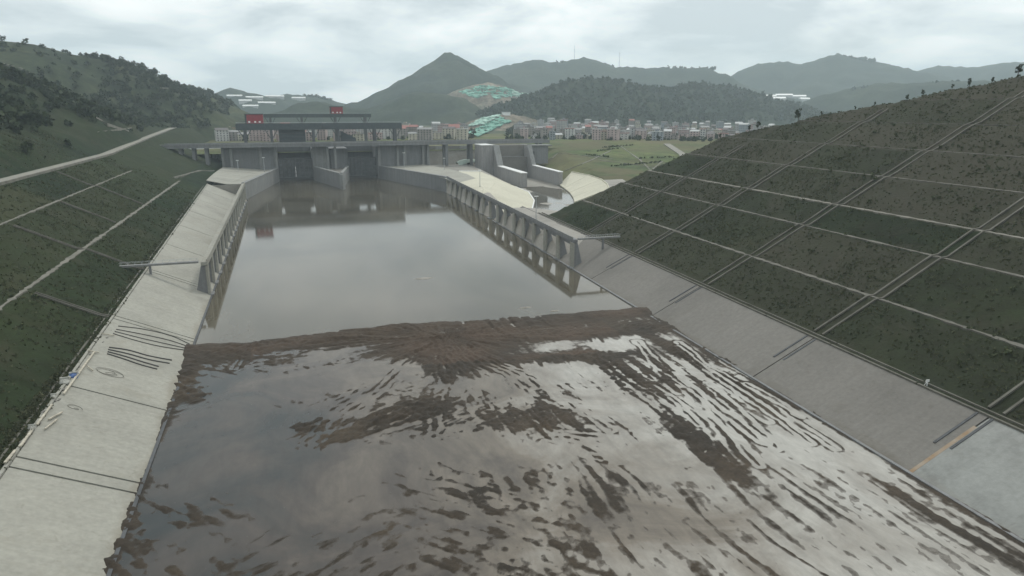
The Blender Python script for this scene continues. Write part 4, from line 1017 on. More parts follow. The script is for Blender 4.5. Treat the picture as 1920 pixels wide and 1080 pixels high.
# ------------------------------------------------------------------ foliage masses
def leaf_cloud(n, rx, rz, size, r):
    # leaf clumps spread through an uneven crown, each a bent quad
    th_ = r.random(n) * 2 * math.pi; cz = r.random(n) * 2 - 1; rr = (0.45 + 0.55 * r.random(n)) * (0.8 + 0.35 * np.sin(th_ * 2 + 1) * np.cos(cz * 3))
    c = np.stack([np.cos(th_) * np.sqrt(1 - cz ** 2) * rx * rr, np.sin(th_) * np.sqrt(1 - cz ** 2) * rx * rr, cz * rz * rr], 1)
    a = r.normal(size=(n, 3)); a /= np.linalg.norm(a, axis=1)[:, None]; b2 = np.cross(a, r.normal(size=(n, 3))); b2 /= np.linalg.norm(b2, axis=1)[:, None]
    s = size * (0.6 + 0.8 * r.random(n))[:, None]
    V = np.stack([c - a * s, c + b2 * s * 0.7, c + a * s, c - b2 * s * 0.7], 1)
    tone = np.clip(0.35 + 0.45 * c[:, 2] / rz + 0.5 * (r.random(n) - 0.5), 0, 1)
    tone = np.clip(r.random(n), 0, 1)
    return V.reshape(-1, 3), np.repeat(tone, 4)
def forest(name, pts, hgt, n_leaf, size, label, seed, mat=M_LEAF):
    r = np.random.default_rng(seed); T = [leaf_cloud(n_leaf, 0.48, 0.5, size, r) for _ in range(8)]
    Vs = []; Ts = []
    for (x, y, z) in pts:
        V, t = T[r.integers(8)]; h = hgt * (0.6 + 0.8 * r.random()); a = r.random() * 6.28; c, s = math.cos(a), math.sin(a)
        v = V * np.array([h * (0.8 + 0.4 * r.random()), h * (0.8 + 0.4 * r.random()), h]); v = np.stack([v[:, 0] * c - v[:, 1] * s, v[:, 0] * s + v[:, 1] * c, v[:, 2]], 1)
        Vs.append(v + [x, y, z + h * 0.40]); Ts.append(np.clip(t * 0.7 + 0.3 * r.random(), 0, 1))
    V = np.concatenate(Vs); F_ = np.arange(len(V)).reshape(-1, 4)
    o = mesh_np(name, V, F_, mat, tone=np.concatenate(Ts)); tag(o, label, kind='stuff'); return o
# wood on the left hill
pts = []
cand_x = -140 - rng.random(30000) * 620; cand_y = 150 + rng.random(30000) * 1150
hh = hL(cand_x, cand_y); dens = fbm(cand_x * 0.006, cand_y * 0.006, 301, 3)
uu = XL - cand_x
for x, y, z, d, u in zip(cand_x, cand_y, hh, dens, uu):
    v = np.array([x, y, z - CAM_H]); w_ = v @ _F
    if w_ < 50: continue
    px = 960 + FPX * (v @ _R) / w_; py = 540 - FPX * (v @ _U) / w_
    if px < -250 or px > 480 or py > 330: continue
    pr = 0.95 if (py < 238 - (px * 0.03) and d > -0.35) else (0.05 if d < 0.12 else 0.2)
    if px > 300 and y > 800: pr *= 0.3
    if u < 128: pr *= 0.15
    if rng.random() < pr: pts.append((x, y, z))
lx = -100 - rng.random(11000) * 800; ly = 950 + rng.random(11000) * 1150; lz = hill_h(lx, ly); ld = fbm(lx * 0.006, ly * 0.006, 305, 3)
q2 = [(x, y, z - 1) for x, y, z, d in zip(lx, ly, lz, ld) if z > 45 and rng.random() < (0.95 if d > -0.08 else 0.2)]
print('left wood', len(pts), len(q2)); pts = pts[:6500] + q2[:4800]
forest('woodland', pts, 9.5, 42, 0.16, 'dark woodland covering the left hill', 1)
# wood on the dome hill
V = H_DOME; k = rng.permutation(len(V)); pts = []
for i in k:
    x, y, z = V[i]
    if z < 36: continue
    v = np.array([x, y, z - CAM_H]); w_ = v @ _F; px = 960 + FPX * (v @ _R) / w_
    if 900 < px < 1650: pts.append((x + rng.normal() * 6, y + rng.normal() * 6, z - 2))
forest('woodland', pts[:5200], 15, 26, 0.2, 'woodland covering the low hill behind the town', 2)
print('forest', len(pts))
# skyline trees along the far ridges, joined per ridge (too far to tell apart)
pts = []
for a, b2, D in (((1040, 116), (1150, 121), 4050), ((1250, 126), (1340, 127), 4000), ((1560, 101), (1640, 112), 4800), ((560, 178), (625, 186), 3500), ((1590, 168), (1800, 153), 3200)):
    for k in range(26):
        t = rng.random(); p = atd(a[0] * (1 - t) + b2[0] * t, a[1] * (1 - t) + b2[1] * t + 3, D); pts.append((p[0], p[1], p[2] - 6))
forest('woodland', pts, 22, 30, 0.2, 'scattered trees along the far skyline ridges', 3)
# grass tufts and low shrubs on the slopes
def tufts(name, pts, label, seed, mat=M_TUFT):
    r = np.random.default_rng(seed); n = len(pts); P_ = np.array(pts)
    Vs = []; Ts = []
    base_t = r.random(n)
    for k in range(3):
        a = r.random(n) * math.pi; L = 0.18 + 0.40 * r.random(n) ** 2; h = 0.10 + 0.42 * r.random(n) ** 2.5
        ox = r.normal(size=n) * 0.2; oy = r.normal(size=n) * 0.2
        dx_, dy_ = np.cos(a) * L, np.sin(a) * L
        c = P_ + np.stack([ox, oy, np.zeros(n)], 1)
        q = np.stack([c + np.stack([-dx_, -dy_, -0.2 + 0 * h], 1), c + np.stack([dx_, dy_, -0.2 + 0 * h], 1), c + np.stack([dx_ * 0.7, dy_ * 0.7, h], 1) + r.normal(size=(n, 3)) * 0.12, c + np.stack([-dx_ * 0.7, -dy_ * 0.7, h * 0.8], 1) + r.normal(size=(n, 3)) * 0.12], 1)
        Vs.append(q); Ts.append(np.repeat(np.clip(base_t * 0.8 + 0.2 * r.random(n), 0, 1), 4))
    V = np.concatenate(Vs).reshape(-1, 3)
    o = mesh_np(name, V, np.arange(len(V)).reshape(-1, 4), mat, tone=np.concatenate(Ts)); tag(o, label, kind='stuff')
def scatter(hf, xr, yr, n, ok, seed):
    r = np.random.default_rng(seed); x = xr[0] + (xr[1] - xr[0]) * r.random(n); y = yr[0] + (yr[1] - yr[0]) * r.random(n)
    return x, y
n = 60000; y = 70 + 320 * rng.random(n) ** 1.2; u = 24.5 + 170 * rng.random(n); x = Xe(y) + u; z = hR(x, y)
d = fbm(x * 0.05, y * 0.05, 401, 3) + 0.25 * vnoise(x * .4, y * .4, 5)
nb = np.min(np.abs(u[:, None] - np.array([a + wd / 2 for a, _, wd in RB])[None]), 1); ncu = np.min(np.abs(y[:, None] - (np.array([100.3, 157.5, 220.5, 280.5, 338.8]) + 0.9)[None]), 1)
ok = (d + rng.normal(size=n) * 0.45 > 0.0) & (nb > 0.9) & (ncu > 2.4) & (z > 8)
tufts('grass', np.stack([x, y, z], 1)[ok], 'rough dark grass on the right hillside', 11)
n = 52000; y = 80 + 500 * rng.random(n) ** 1.4; u = 23 + 110 * rng.random(n); x = XL - u; z = hL(x, y)
d = fbm(x * 0.05, y * 0.05, 411, 3) + 0.25 * vnoise(x * .4, y * .4, 6)
ok = (d + rng.normal(size=n) * 0.45 > 0.0) & (np.abs(u - 46.2) > 1.1) & (np.abs(u - 71.5) > 0.9) & ((u < 89.5) | (u > 101)) & (u > utopL(y) + 3.2)
yw = 100 + 420 * rng.random(5200) ** 1.5; uw = utopL(yw) + 0.2 + 4.0 * rng.random(5200) ** 0.7; xw = XL - uw; zw = hL(xw, yw) + 0.15; kw = vnoise(yw * 0.15, yw * 0, 441) + 0.25 * rng.normal(size=5200) > -0.05
tufts('grass', np.concatenate([np.stack([x, y, z], 1)[ok], np.stack([xw, yw, zw], 1)[kw]]), 'rough green grass on the left bank', 12)

sy_ = 75 + 310 * rng.random(800) ** 1.1; su_ = 25 + 165 * rng.random(800); sxx = Xe(sy_) + su_; sz_ = hR(sxx, sy_); sdn = fbm(sxx * 0.03, sy_ * 0.03, 431, 3)
forest('shrubs', [(x, y, z - 0.1) for x, y, z, d in zip(sxx, sy_, sz_, sdn) if z > 12 and d + 0.3 * rng.normal() > 0.12], 1.5, 30, 0.2, 'low scrub scattered over the right hillside', 6, M_SCRUB)
sy_ = 90 + 520 * rng.random(800) ** 1.2; su_ = 26 + 100 * rng.random(800); sxx = XL - su_; sz_ = hL(sxx, sy_); sdn = fbm(sxx * 0.03, sy_ * 0.03, 433, 3)
forest('shrubs', [(x, y, z - 0.1) for x, y, z, d, u in zip(sxx, sy_, sz_, sdn, su_) if d + 0.3 * rng.normal() > 0.1 and abs(u - 46) > 2 and abs(u - 71) > 2 and abs(u - 95) > 6 and u > 36], 1.5, 30, 0.2, 'low scrub scattered over the left bank', 7, M_SCRUB)
# ------------------------------------------------------------------ single trees
def tree_at(loc, h, label, group, seed, slim=1.0):
    r = np.random.default_rng(seed); x, y, z = loc
    t = empty('tree', loc); tag(t, label, 'tree', group)
    mb = MB().tube([(x, y, z - 0.8), (x + 0.05 * h * r.normal() * 0.4, y, z + h * 0.3), (x, y, z + h * 0.75)], [h * 0.035, h * 0.025, h * 0.008], 7)
    for k in range(5):
        a = r.random() * 6.28; b0 = z + h * (0.3 + 0.1 * k); mb.tube([(x, y, b0), (x + math.cos(a) * h * 0.2 * slim, y + math.sin(a) * h * 0.2 * slim, b0 + h * 0.12)], [h * 0.012, h * 0.004], 5)
    mb.build('trunk', M_BARK, t)
    Vs = []; Ts = []
    for k in range(9):
        V, tn = leaf_cloud(46, 1, 0.8, 0.26, r); a = r.random() * 6.28; rr = h * 0.2 * slim * math.sqrt(r.random()); s = h * (0.13 + 0.08 * r.random())
        Vs.append(V * s + np.array([math.cos(a) * rr, math.sin(a) * rr, h * (0.38 + 0.5 * (k / 8))])); Ts.append(tn)
    V = np.concatenate(Vs); mesh_np('crown', V, np.arange(len(V)).reshape(-1, 4), M_LEAF, t, tone=np.concatenate(Ts))
def crest_point(px):
    # visible skyline of the right hillside in the column px
    best = None
    for py in range(130, 420):
        d = ray(px, py); tt = np.arange(150, 520, 1.5) / np.hypot(d[0], d[1])
        X = d[0] * tt; Y = d[1] * tt; Z = CAM_H + d[2] * tt
        hit = np.nonzero((hR(X, Y) > Z) & (X > Xe(Y) + 20))[0]
        if len(hit): i = hit[0]; return (X[i], Y[i], float(hR(X[i], Y[i])))
GT = 'trees on the crest of the right hillside'
for k, (px, h, lab) in enumerate(((1496, 7.5, 'tallest dark tree standing alone on the right hillside crest'), (1421, 5.0, 'dark slim tree beside the town on the crest'), (1405, 4.2, 'small tree left of the slim tree on the crest'), (1817, 4.6, 'round tree near the high right end of the crest'), (1908, 6.0, 'large bush tree at the right frame edge of the crest'), (1730, 3.4, 'low bush on the crest above the middle drain chute'), (1700, 3.2, 'broad bush at the head of a drain chute'), (1640, 2.4, 'low dark bush on the lower right crest'), (1603, 2.2, 'tiny bush on the crest left of the low bush'), (1785, 2.6, 'small bush just left of the round crest tree'), (1860, 3.0, 'bush between the round tree and the frame edge'), (1540, 2.6, 'small bush right of the lone tall tree'), (1350, 3.2, 'bush at the far lower end of the right crest'))):
    c = crest_point(px)
    if c: tree_at((c[0], c[1], c[2] - 0.2), h, lab, GT, 500 + k, 0.9)

# ------------------------------------------------------------------ town
PAL = [('pale grey', (0.38, 0.38, 0.38)), ('pinkish', (0.40, 0.32, 0.31)), ('cream', (0.44, 0.41, 0.34)), ('white', (0.46, 0.46, 0.45)), ('brown grey', (0.27, 0.25, 0.235)), ('blue grey', (0.28, 0.31, 0.34))]
def mat_house(name, base):
    m, nt, b = principled(name, 0.85, 0.3)
    tcn = N(nt, 'ShaderNodeTexCoord'); mp = N(nt, 'ShaderNodeMapping'); mp.inputs['Scale'].default_value = (1, 1, 1)
    nt.links.new(tcn.outputs['Object'], mp.inputs[0])
    sp_ = N(nt, 'ShaderNodeSeparateXYZ'); nt.links.new(mp.outputs[0], sp_.inputs[0])
    def band(src, period, lo):
        a = N(nt, 'ShaderNodeMath', operation='FRACT'); d = N(nt, 'ShaderNodeMath', operation='DIVIDE'); d.inputs[1].default_value = period
        nt.links.new(src, d.inputs[0]); nt.links.new(d.outputs[0], a.inputs[0])
        g = N(nt, 'ShaderNodeMath', operation='GREATER_THAN'); g.inputs[1].default_value = lo; nt.links.new(a.outputs[0], g.inputs[0]); return g.outputs[0]
    ad = N(nt, 'ShaderNodeMath', operation='ADD'); nt.links.new(sp_.outputs[0], ad.inputs[0]); nt.links.new(sp_.outputs[1], ad.inputs[1])
    mu = N(nt, 'ShaderNodeMath', operation='MULTIPLY'); nt.links.new(band(sp_.outputs[2], 3.2, 0.55), mu.inputs[0]); nt.links.new(band(ad.outputs[0], 3.0, 0.5), mu.inputs[1])
    c0 = ramp(nt, noise_node(nt, 0.2, 4, 'World', 0.6), [(0.3, tuple(c * 0.75 for c in base)), (0.7, base)])
    nt.links.new(mixc(nt, mu.outputs[0], c0, tuple(x * 0.42 for x in base)), b.inputs['Base Color']); return m
HM = [mat_house('house_' + n.replace(' ', '_'), c) for n, c in PAL]
ROOFS = [('grey', mat_plain('grey_roof', (0.24, 0.24, 0.24))), ('pale', mat_plain('pale_roof', (0.42, 0.43, 0.43))), ('dark', mat_plain('dark_roof', (0.12, 0.11, 0.11))), ('red', mat_plain('red_roof', (0.26, 0.11, 0.095)))]
WIN = MB().box(-0.75, 0.75, -0.12, 0.1, -0.8, 0.8).mesh('window', M_GLASS)
ORD = ['first', 'second', 'third', 'fourth', 'fifth', 'sixth', 'seventh', 'eighth', 'ninth', 'tenth', 'eleventh', 'twelfth', 'thirteenth', 'fourteenth', 'fifteenth', 'sixteenth', 'seventeenth', 'eighteenth', 'nineteenth', 'twentieth', 'twenty-first', 'twenty-second', 'twenty-third', 'twenty-fourth', 'twenty-fifth', 'twenty-sixth', 'twenty-seventh', 'twenty-eighth', 'twenty-ninth', 'thirtieth']
def house(c, w_, d_, st, ci, ri, rz, label, group, detail, gable=False):
    hgt = st * 3.2
    t = empty('house', tuple(c), rz); tag(t, label, 'house', group)
    def loc(mb, name, mat): return link(bpy.data.objects.new(name, mb.mesh(name, mat)), t)
    loc(MB().box(-w_ / 2, w_ / 2, -d_ / 2, d_ / 2, -6, hgt), 'wall', HM[ci] if not detail else PLAIN[ci])
    if gable:
        loc(MB().extrude([(-w_ / 2 - .5, -d_ / 2 - .5, hgt + .003), (-w_ / 2 - .5, d_ / 2 + .5, hgt + .003), (-w_ / 2 - .5, 0, hgt + d_ * 0.28)], (w_ + 1, 0, 0)), 'roof', ROOFS[ri][1])
    else:
        r_ = loc(MB().box(-w_ / 2 - .4, w_ / 2 + .4, -d_ / 2 - .4, d_ / 2 + .4, hgt + .003, hgt + 0.7), 'roof', ROOFS[ri][1])
        link(bpy.data.objects.new('stair_hut', MB().box(-w_ * .2, w_ * .12, -1.8, 2.2, hgt + 0.71, hgt + 3.0).mesh('stair_hut', HM[ci])), r_)
    if detail:
        nc = max(2, int(w_ / 4.2))
        for s_i in range(st):
            for k in range(nc):
                inst('window', WIN, ((k + 0.5) / nc * w_ - w_ / 2, -d_ / 2 - 0.02, s_i * 3.2 + 1.75), t)
PLAIN = [mat_plain('plaster_' + n.replace(' ', '_'), c, 0.2, 0.2, 0.85, coord='World') for n, c in PAL]
NUMW = {1: 'single', 2: 'two', 3: 'three', 4: 'four', 5: 'five', 6: 'six', 7: 'seven', 8: 'eight', 9: 'nine'}
rows = [('front', 1080, 258, 28, 975, 1450), ('second', 1170, 0, 30, 965, 1450), ('third', 1260, 0, 30, 960, 1460), ('fourth', 1360, 0, 30, 960, 1460), ('fifth', 1470, 0, 28, 965, 1450), ('back', 1600, 0, 22, 985, 1440)]
rh = random.Random(12)
for ri_, (rn, D, _, cnt, xa, xb) in enumerate(rows):
    for k in range(cnt):
        px = xa + (xb - xa) * (k + 0.5 + 0.6 * (rh.random() - 0.5)) / cnt
        dd = D + rh.uniform(-35, 35); p = atd(px, 205, dd); z = 30.5 + max(0, dd - 1350) * 0.03 * (1 if px < 1330 else 0.4)
        st = rh.choice([2, 3, 3, 4, 4, 5]) if px < 1330 else rh.choice([2, 2, 3, 3, 4, 6])
        if rn == 'third' and k == 5: st = 8
        ci = rh.choices(range(6), [3, 4, 2, 2, 3, 1])[0]; ro = rh.choices(range(4), [4, 3, 3, 1])[0]; gb = rh.random() < 0.35
        w_ = rh.uniform(7, 17); d_ = rh.uniform(8, 12)
        az = math.atan2(p[0], p[1]); rz = -az + rh.uniform(-0.5, 0.5)
        lab = f"{PAL[ci][0]} {NUMW[st]}-storey house with {ROOFS[ro][0]} roof, {ORD[k]} from left in {rn} town row"
        house((p[0], p[1], z), w_, d_, st, ci, ro, rz, lab, 'houses of the town below the wooded hill', ri_ == 0, gb)
rows2 = [('front', 1080, 20, 395, 880), ('middle', 1190, 20, 395, 885), ('rear', 1310, 16, 430, 880)]
for ri_, (rn, D, cnt, xa, xb) in enumerate(rows2):
    for k in range(cnt):
        px = xa + (xb - xa) * (k + 0.5 + 0.5 * (rh.random() - 0.5)) / cnt
        dd = D + rh.uniform(-25, 25); p = atd(px, 205, dd)
        st = rh.choice([4, 5, 5, 6, 6]) if ri_ else rh.choice([3, 4, 5])
        ci = rh.choices(range(6), [3, 5, 2, 2, 2, 0])[0]; ro = rh.choices(range(4), [4, 2, 3, 2])[0]; gb = rh.random() < 0.3
        w_ = rh.uniform(12, 22); d_ = rh.uniform(9, 12); az = math.atan2(p[0], p[1]); rz = -az + rh.uniform(-0.3, 0.3)
        lab = f"{PAL[ci][0]} {NUMW[st]}-storey block with {ROOFS[ro][0]} roof, {ORD[k]} from left in {rn} row behind lock"
        house((p[0], p[1], 30.5), w_, d_, st, ci, ro, rz, lab, 'pinkish town blocks behind the lock', ri_ == 0, gb)
# trees among the houses
pts = []
for k in range(1100):
    px = 950 + 520 * rng.random(); D = 1040 + 720 * rng.random(); p = atd(px, 205, D); pts.append((p[0], p[1], 30))
for k in range(260):
    px = 390 + 500 * rng.random(); D = 1060 + 420 * rng.random(); p = atd(px, 205, D); pts.append((p[0], p[1], 30))
forest('woodland', pts, 8.5, 34, 0.19, 'garden trees growing between the town houses', 4)
# white sheds far away
def shed(c, L, Wd, h, rz, label, group):
    t = empty('shed', tuple(c), rz); tag(t, label, 'shed', group)
    link(bpy.data.objects.new('wall', MB().box(-L / 2, L / 2, -Wd / 2, Wd / 2, -10, h).mesh('wall', PLAIN[0])), t)
    link(bpy.data.objects.new('roof', MB().extrude([(-L / 2 - 1, -Wd / 2 - 1, h + .01), (-L / 2 - 1, Wd / 2 + 1, h + .01), (-L / 2 - 1, 0, h + Wd * 0.2)], (L + 2, 0, 0)).mesh('roof', M_WHITE)), t)
for k, (px, py, L) in enumerate(((440, 181, 60), (475, 184, 80), (515, 182, 80), (560, 185, 60), (460, 190, 50), (500, 194, 70), (470, 200, 60))):
    p = on_hills(px, py); shed((p[0], p[1], p[2] - 2), L, 24, 5, -0.1 + 0.1 * (k % 3), f'long white roofed shed, {ORD[k]} in the valley left of the mountain', 'white sheds in the left valley')
for k, (px, py, L) in enumerate(((1443, 182, 60), (1470, 180, 80), (1498, 182, 70), (1460, 186, 60), (1508, 187, 50))):
    p = on_hills(px, py, 3000); shed((p[0], p[1], p[2] - 2), L, 36, 6, -0.7 + 0.1 * k, f'white roofed shed, {ORD[k]} in the gap between the right hills', 'white sheds between the right hills')
# tracks on the left hills
def any_h(X, Y): return np.maximum(hill_h(X, Y), np.where((X < XL - 100) & (Y < 1510), hL(X, Y), 0))
def on_any(px, py, d0=350, d1=2600):
    d = ray(px, py); d = d / np.linalg.norm(d[:2]); t = np.arange(d0, d1, 4.0)
    X, Y, Z = d[0] * t, d[1] * t, CAM_H + d[2] * t
    k = np.nonzero(any_h(X, Y) >= Z)[0]
    return np.array((X[k[0]], Y[k[0]], Z[k[0]])) if len(k) else None
for j, pp in enumerate(([(110, 186), (150, 205), (200, 232), (240, 246)], [(182, 248), (215, 244), (248, 240)], [(0, 118), (40, 128), (60, 140)], [(202, 205), (228, 218), (236, 232)], [(300, 164), (328, 167)], [(335, 175), (352, 177)])):
    q = []
    for i in range(len(pp) - 1):
        for t_ in np.linspace(0, 1, 5, endpoint=(i == len(pp) - 2)):
            h_ = on_any(pp[i][0] * (1 - t_) + pp[i + 1][0] * t_, pp[i][1] * (1 - t_) + pp[i + 1][1] * t_)
            if h_ is not None and (not q or np.linalg.norm(h_ - q[-1]) < 160): q.append(h_)
    if len(q) > 2:
        o = ribbon(q, 1.7, 0.7, 3.0, 0.6, j).build('path', M_PATH_L); tag(o, kind='structure')

# ------------------------------------------------------------------ green netting on the cut slopes by the mountain
def net(quad, label, mat=None, n=14, seed=0, rag=0.12, d0=1000):
    r2 = random.Random(seed); q = [np.array(p, float) for p in quad]; G = {}
    for i in range(n):
        for j in range(n):
            a, b2 = i / (n - 1), j / (n - 1)
            p = q[0] * (1 - a) * (1 - b2) + q[1] * a * (1 - b2) + q[2] * a * b2 + q[3] * (1 - a) * b2
            h_ = on_hills(p[0] + r2.uniform(-1, 1), p[1] + r2.uniform(-.6, .6), d0, 2900)
            if h_ is not None: G[i, j] = np.array(h_) + [0, 0, 3.5 + 0.8 * r2.random()]
    c = sum(G.values()) / len(G); t = empty('slope_netting', tuple(c)); tag(t, label, 'netting', 'green netting on cut slopes')
    idx = {k: i for i, k in enumerate(G)}; V = [v - c for v in G.values()]; m0 = len(V); V += [v - [0, 0, 1.2] for v in V[:m0]]; F_ = []
    for i in range(n - 1):
        for j in range(n - 1):
            K = [(i, j), (i + 1, j), (i + 1, j + 1), (i, j + 1)]
            e = min(i, j, n - 2 - i, n - 2 - j)
            if not all(k in idx for k in K) or (e == 0 and r2.random() < 0.3) or r2.random() < 0.02: continue
            P_ = [V[idx[k]] for k in K]
            if max(np.linalg.norm(P_[x] - P_[x - 1]) for x in range(4)) > 70: continue
            f_ = [idx[k] for k in K]; F_.append(f_); F_.append([m0 + x for x in f_[::-1]])
    mesh_np('sheet', V, F_, mat or M_NET, t)
    for k in (4, 9):
        L_ = [G[k, j] - c + [0, 0, 0.8] for j in range(n) if (k, j) in G]
        if len(L_) > 3: link(bpy.data.objects.new('batten', MB().tube(L_, 0.5, 5).mesh('batten', M_NET_W)), t)
M_NET_W = mat_plain('pale_netting', (0.34, 0.50, 0.43), 0.3, 0.05, 0.8)
net([(860, 174), (905, 160), (928, 174), (893, 187)], 'upper left sheet of green netting below the mountain saddle', seed=1)
net([(906, 161), (958, 166), (972, 181), (926, 188)], 'upper middle sheet of green netting below the mountain saddle', seed=2)
net([(956, 168), (1006, 176), (992, 183), (966, 185)], 'thin pale netting sheet reaching behind the wooded hill', M_NET_W, seed=3)
net([(872, 240), (905, 222), (940, 217), (908, 236)], 'lower bright strip of green netting beside the town', M_NET_W, seed=4)
net([(903, 238), (938, 221), (960, 230), (922, 246)], 'lower right green netting sheet beside the town trees', seed=5)
net([(876, 252), (903, 238), (928, 245), (895, 260)], 'lowest green netting sheet just above the bridge', seed=6)
t = empty('white_building', tuple(np.array(on_hills(949, 217, 1000)) + [0, 0, 3])); tag(t, 'bright white building at the top of the lower netting', 'building')
MB().box(-9, 9, -6, 6, -12, 5).build('wall', M_WHITE); o = bpy.data.objects['wall'] if 'wall' in bpy.data.objects else None
for ob in list(bpy.data.objects):
    if ob.name.startswith('wall') and ob.parent is None and ob.type == 'MESH': ob.parent = t
link(bpy.data.objects.new('roof', MB().box(-10, 10, -7, 7, 5.01, 6.2).mesh('roof', ROOFS[1][1])), t)
# red roofed hall behind the lock on the right
c = atd(845, 232, 1250); t = empty('hall', (c[0], c[1], 31), -0.2); tag(t, 'faded red roofed hall behind the right end of the gantry', 'hall')
link(bpy.data.objects.new('wall', MB().box(-17, 17, -8, 8, -3, 13).mesh('wall', PLAIN[1])), t)
link(bpy.data.objects.new('roof', MB().extrude([(-18, -9, 13.01), (-18, 9, 13.01), (-18, 0, 19)], (36, 0, 0)).mesh('roof', ROOFS[3][1])), t)

# service road to the right of the field
c = [atz(x, y, 30.5) for x, y in ((1250, 268), (1280, 276), (1310, 292))]
pts = [(p[0], p[1], float(field_z(p[0], p[1])) + 0.4) for p in c]
o = ribbon(pts, 9, 0.5, 2.0).build('road', M_ROAD); tag(o, 'pale road at the far edge of the field', kind='structure')
# low field paths
for k, L in enumerate((((1060, 320), (1110, 300), (1150, 280)), ((1120, 300), (1200, 310), (1260, 322)), ((1180, 345), (1215, 325), (1245, 300)), ((1010, 285), (1080, 290), (1160, 300)), ((1160, 272), (1200, 300), (1230, 330)))):
    q = []
    for j in range(len(L) - 1):
        for t_ in np.linspace(0, 1, 8, endpoint=False):
            x, y = L[j][0] * (1 - t_) + L[j + 1][0] * t_, L[j][1] * (1 - t_) + L[j + 1][1] * t_
            z = 18.0
            for _ in range(12): p = atz(x, y, z); z = 0.5 * z + 0.5 * float(hF(p[0], p[1]))
            q.append((p[0], p[1], float(hF(p[0], p[1])) + 0.1))
    o = ribbon(q, 1.6, 0.35, 1.5, 0.5, k).build('path', M_PATH_L); tag(o, kind='structure')

pts = []
for k in range(20):
    x0 = 215 + 420 * rng.random(); y0 = 500 + 340 * rng.random(); a = (0.35 if rng.random() < 0.6 else 1.75) + 0.2 * rng.normal(); L_ = 20 + 60 * rng.random()
    for j in np.arange(0, L_, 1.5 + 1.5 * rng.random()):
        x, y = x0 + math.cos(a) * j + rng.normal() * 0.5, y0 + math.sin(a) * j + rng.normal() * 0.5
        if rng.random() < 0.8 and x > 300 - max(0, (y - 660)) * 0.1: pts.append((x, y, float(hF(x, y))))
forest('hedgerow', pts, 2.4, 26, 0.24, 'low bushes and crop rows across the green field', 5, M_SCRUB)
# ------------------------------------------------------------------ masts on the skyline
for k, (px, py, D, h, lab) in enumerate(((1077, 116, 4040, 90, 'thin mast on the skyline above the wooded hill'), (1161, 124, 4030, 75, 'second thin mast right of the first on the ridge'))):
    p = atd(px, py, D); t = empty('mast', (p[0], p[1], p[2] - 4)); tag(t, lab, 'mast', 'skyline masts')
    mb = MB().tube([(p[0], p[1], p[2] - 8), (p[0], p[1], p[2] + h)], [1.6, 0.7], 5); mb.build('pole', M_GALV, t)
    mb = MB(); [mb.box(p[0] - 4, p[0] + 4, p[1] - .5, p[1] + .5, p[2] + h * f_, p[2] + h * f_ + 1) for f_ in (0.7, 0.85)]; mb.build('crossarm', M_GALV, t)

# ------------------------------------------------------------------ hoses, tarpaulins and rubble on the left slab
def onL(px, py, lift=0.0):
    d = ray(px, py); t = (0.46 * XL - CAM_H + 0.02) / (d[2] + 0.46 * d[0]); p = np.array([0, 0, CAM_H]) + t * d
    return (p[0], p[1], p[2] + lift)
hoses = [([(222, 612), (270, 618), (320, 630), (356, 646)], 'topmost black hose running down to the mud edge'), ([(218, 618), (265, 627), (315, 638), (352, 650)], 'second black hose down the slab'), ([(215, 622), (262, 634), (310, 645), (350, 654)], 'third black hose curving down the slab'), ([(212, 626), (258, 640), (300, 650), (345, 657)], 'lowest of the long hoses reaching the mud'),
         ([(205, 652), (240, 657), (280, 668), (322, 676)], 'upper dark pipe of the short bundle'), ([(203, 656), (240, 664), (280, 675), (318, 682)], 'middle dark pipe of the short bundle'), ([(202, 660), (235, 669), (270, 680), (298, 688)], 'lower dark pipe of the short bundle'), ([(201, 664), (230, 673), (262, 684), (295, 693)], 'lowest dark pipe lying across the slab')]
for k, (L, lab) in enumerate(hoses):
    q = []; P0 = [np.array(onL(x, y, 0.16)) for x, y in L]
    for j in range(3):
        for t_ in np.linspace(0, 1, 7, endpoint=(j == 2)):
            pm_ = P0[max(j - 1, 0)]; pn = P0[min(j + 2, 3)]; a, b2 = P0[j], P0[j + 1]
            q.append(0.5 * ((2 * a) + (-pm_ + b2) * t_ + (2 * pm_ - 5 * a + 4 * b2 - pn) * t_ ** 2 + (-pm_ + 3 * a - 3 * b2 + pn) * t_ ** 3))
    o = MB().tube(q, 0.12 if k < 4 else 0.19, 7).build('hose', M_BLACK, smooth=True); tag(o, lab, 'hose', 'black hoses on the left slab')
for k, (px, py, R2, n, lab) in enumerate(((205, 700, 3.0, 3, 'loose coil of black cable on the left slab'), (140, 766, 1.4, 1, 'small loop of cable lower on the left slab'))):
    q = []; c = np.array(onL(px, py, 0.1))
    for i in range(n * 26 + 8):
        a = i / 26 * 2 * math.pi; r2 = R2 * (0.6 + 0.4 * math.sin(a * 0.37 + 1)); xx, yy = math.cos(a) * r2 * 1.1, math.sin(a) * r2 * 0.75 + 0.5 * math.sin(a * 0.5)
        q.append((c[0] + xx, c[1] + yy, 0.46 * (XL - c[0] - xx) + 0.12 + 0.02 * (i % 3)))
    o = MB().tube(q, 0.045, 5).build('cable_coil', M_CABLE, smooth=True); tag(o, lab, 'cable', 'cable coils on the left slab')
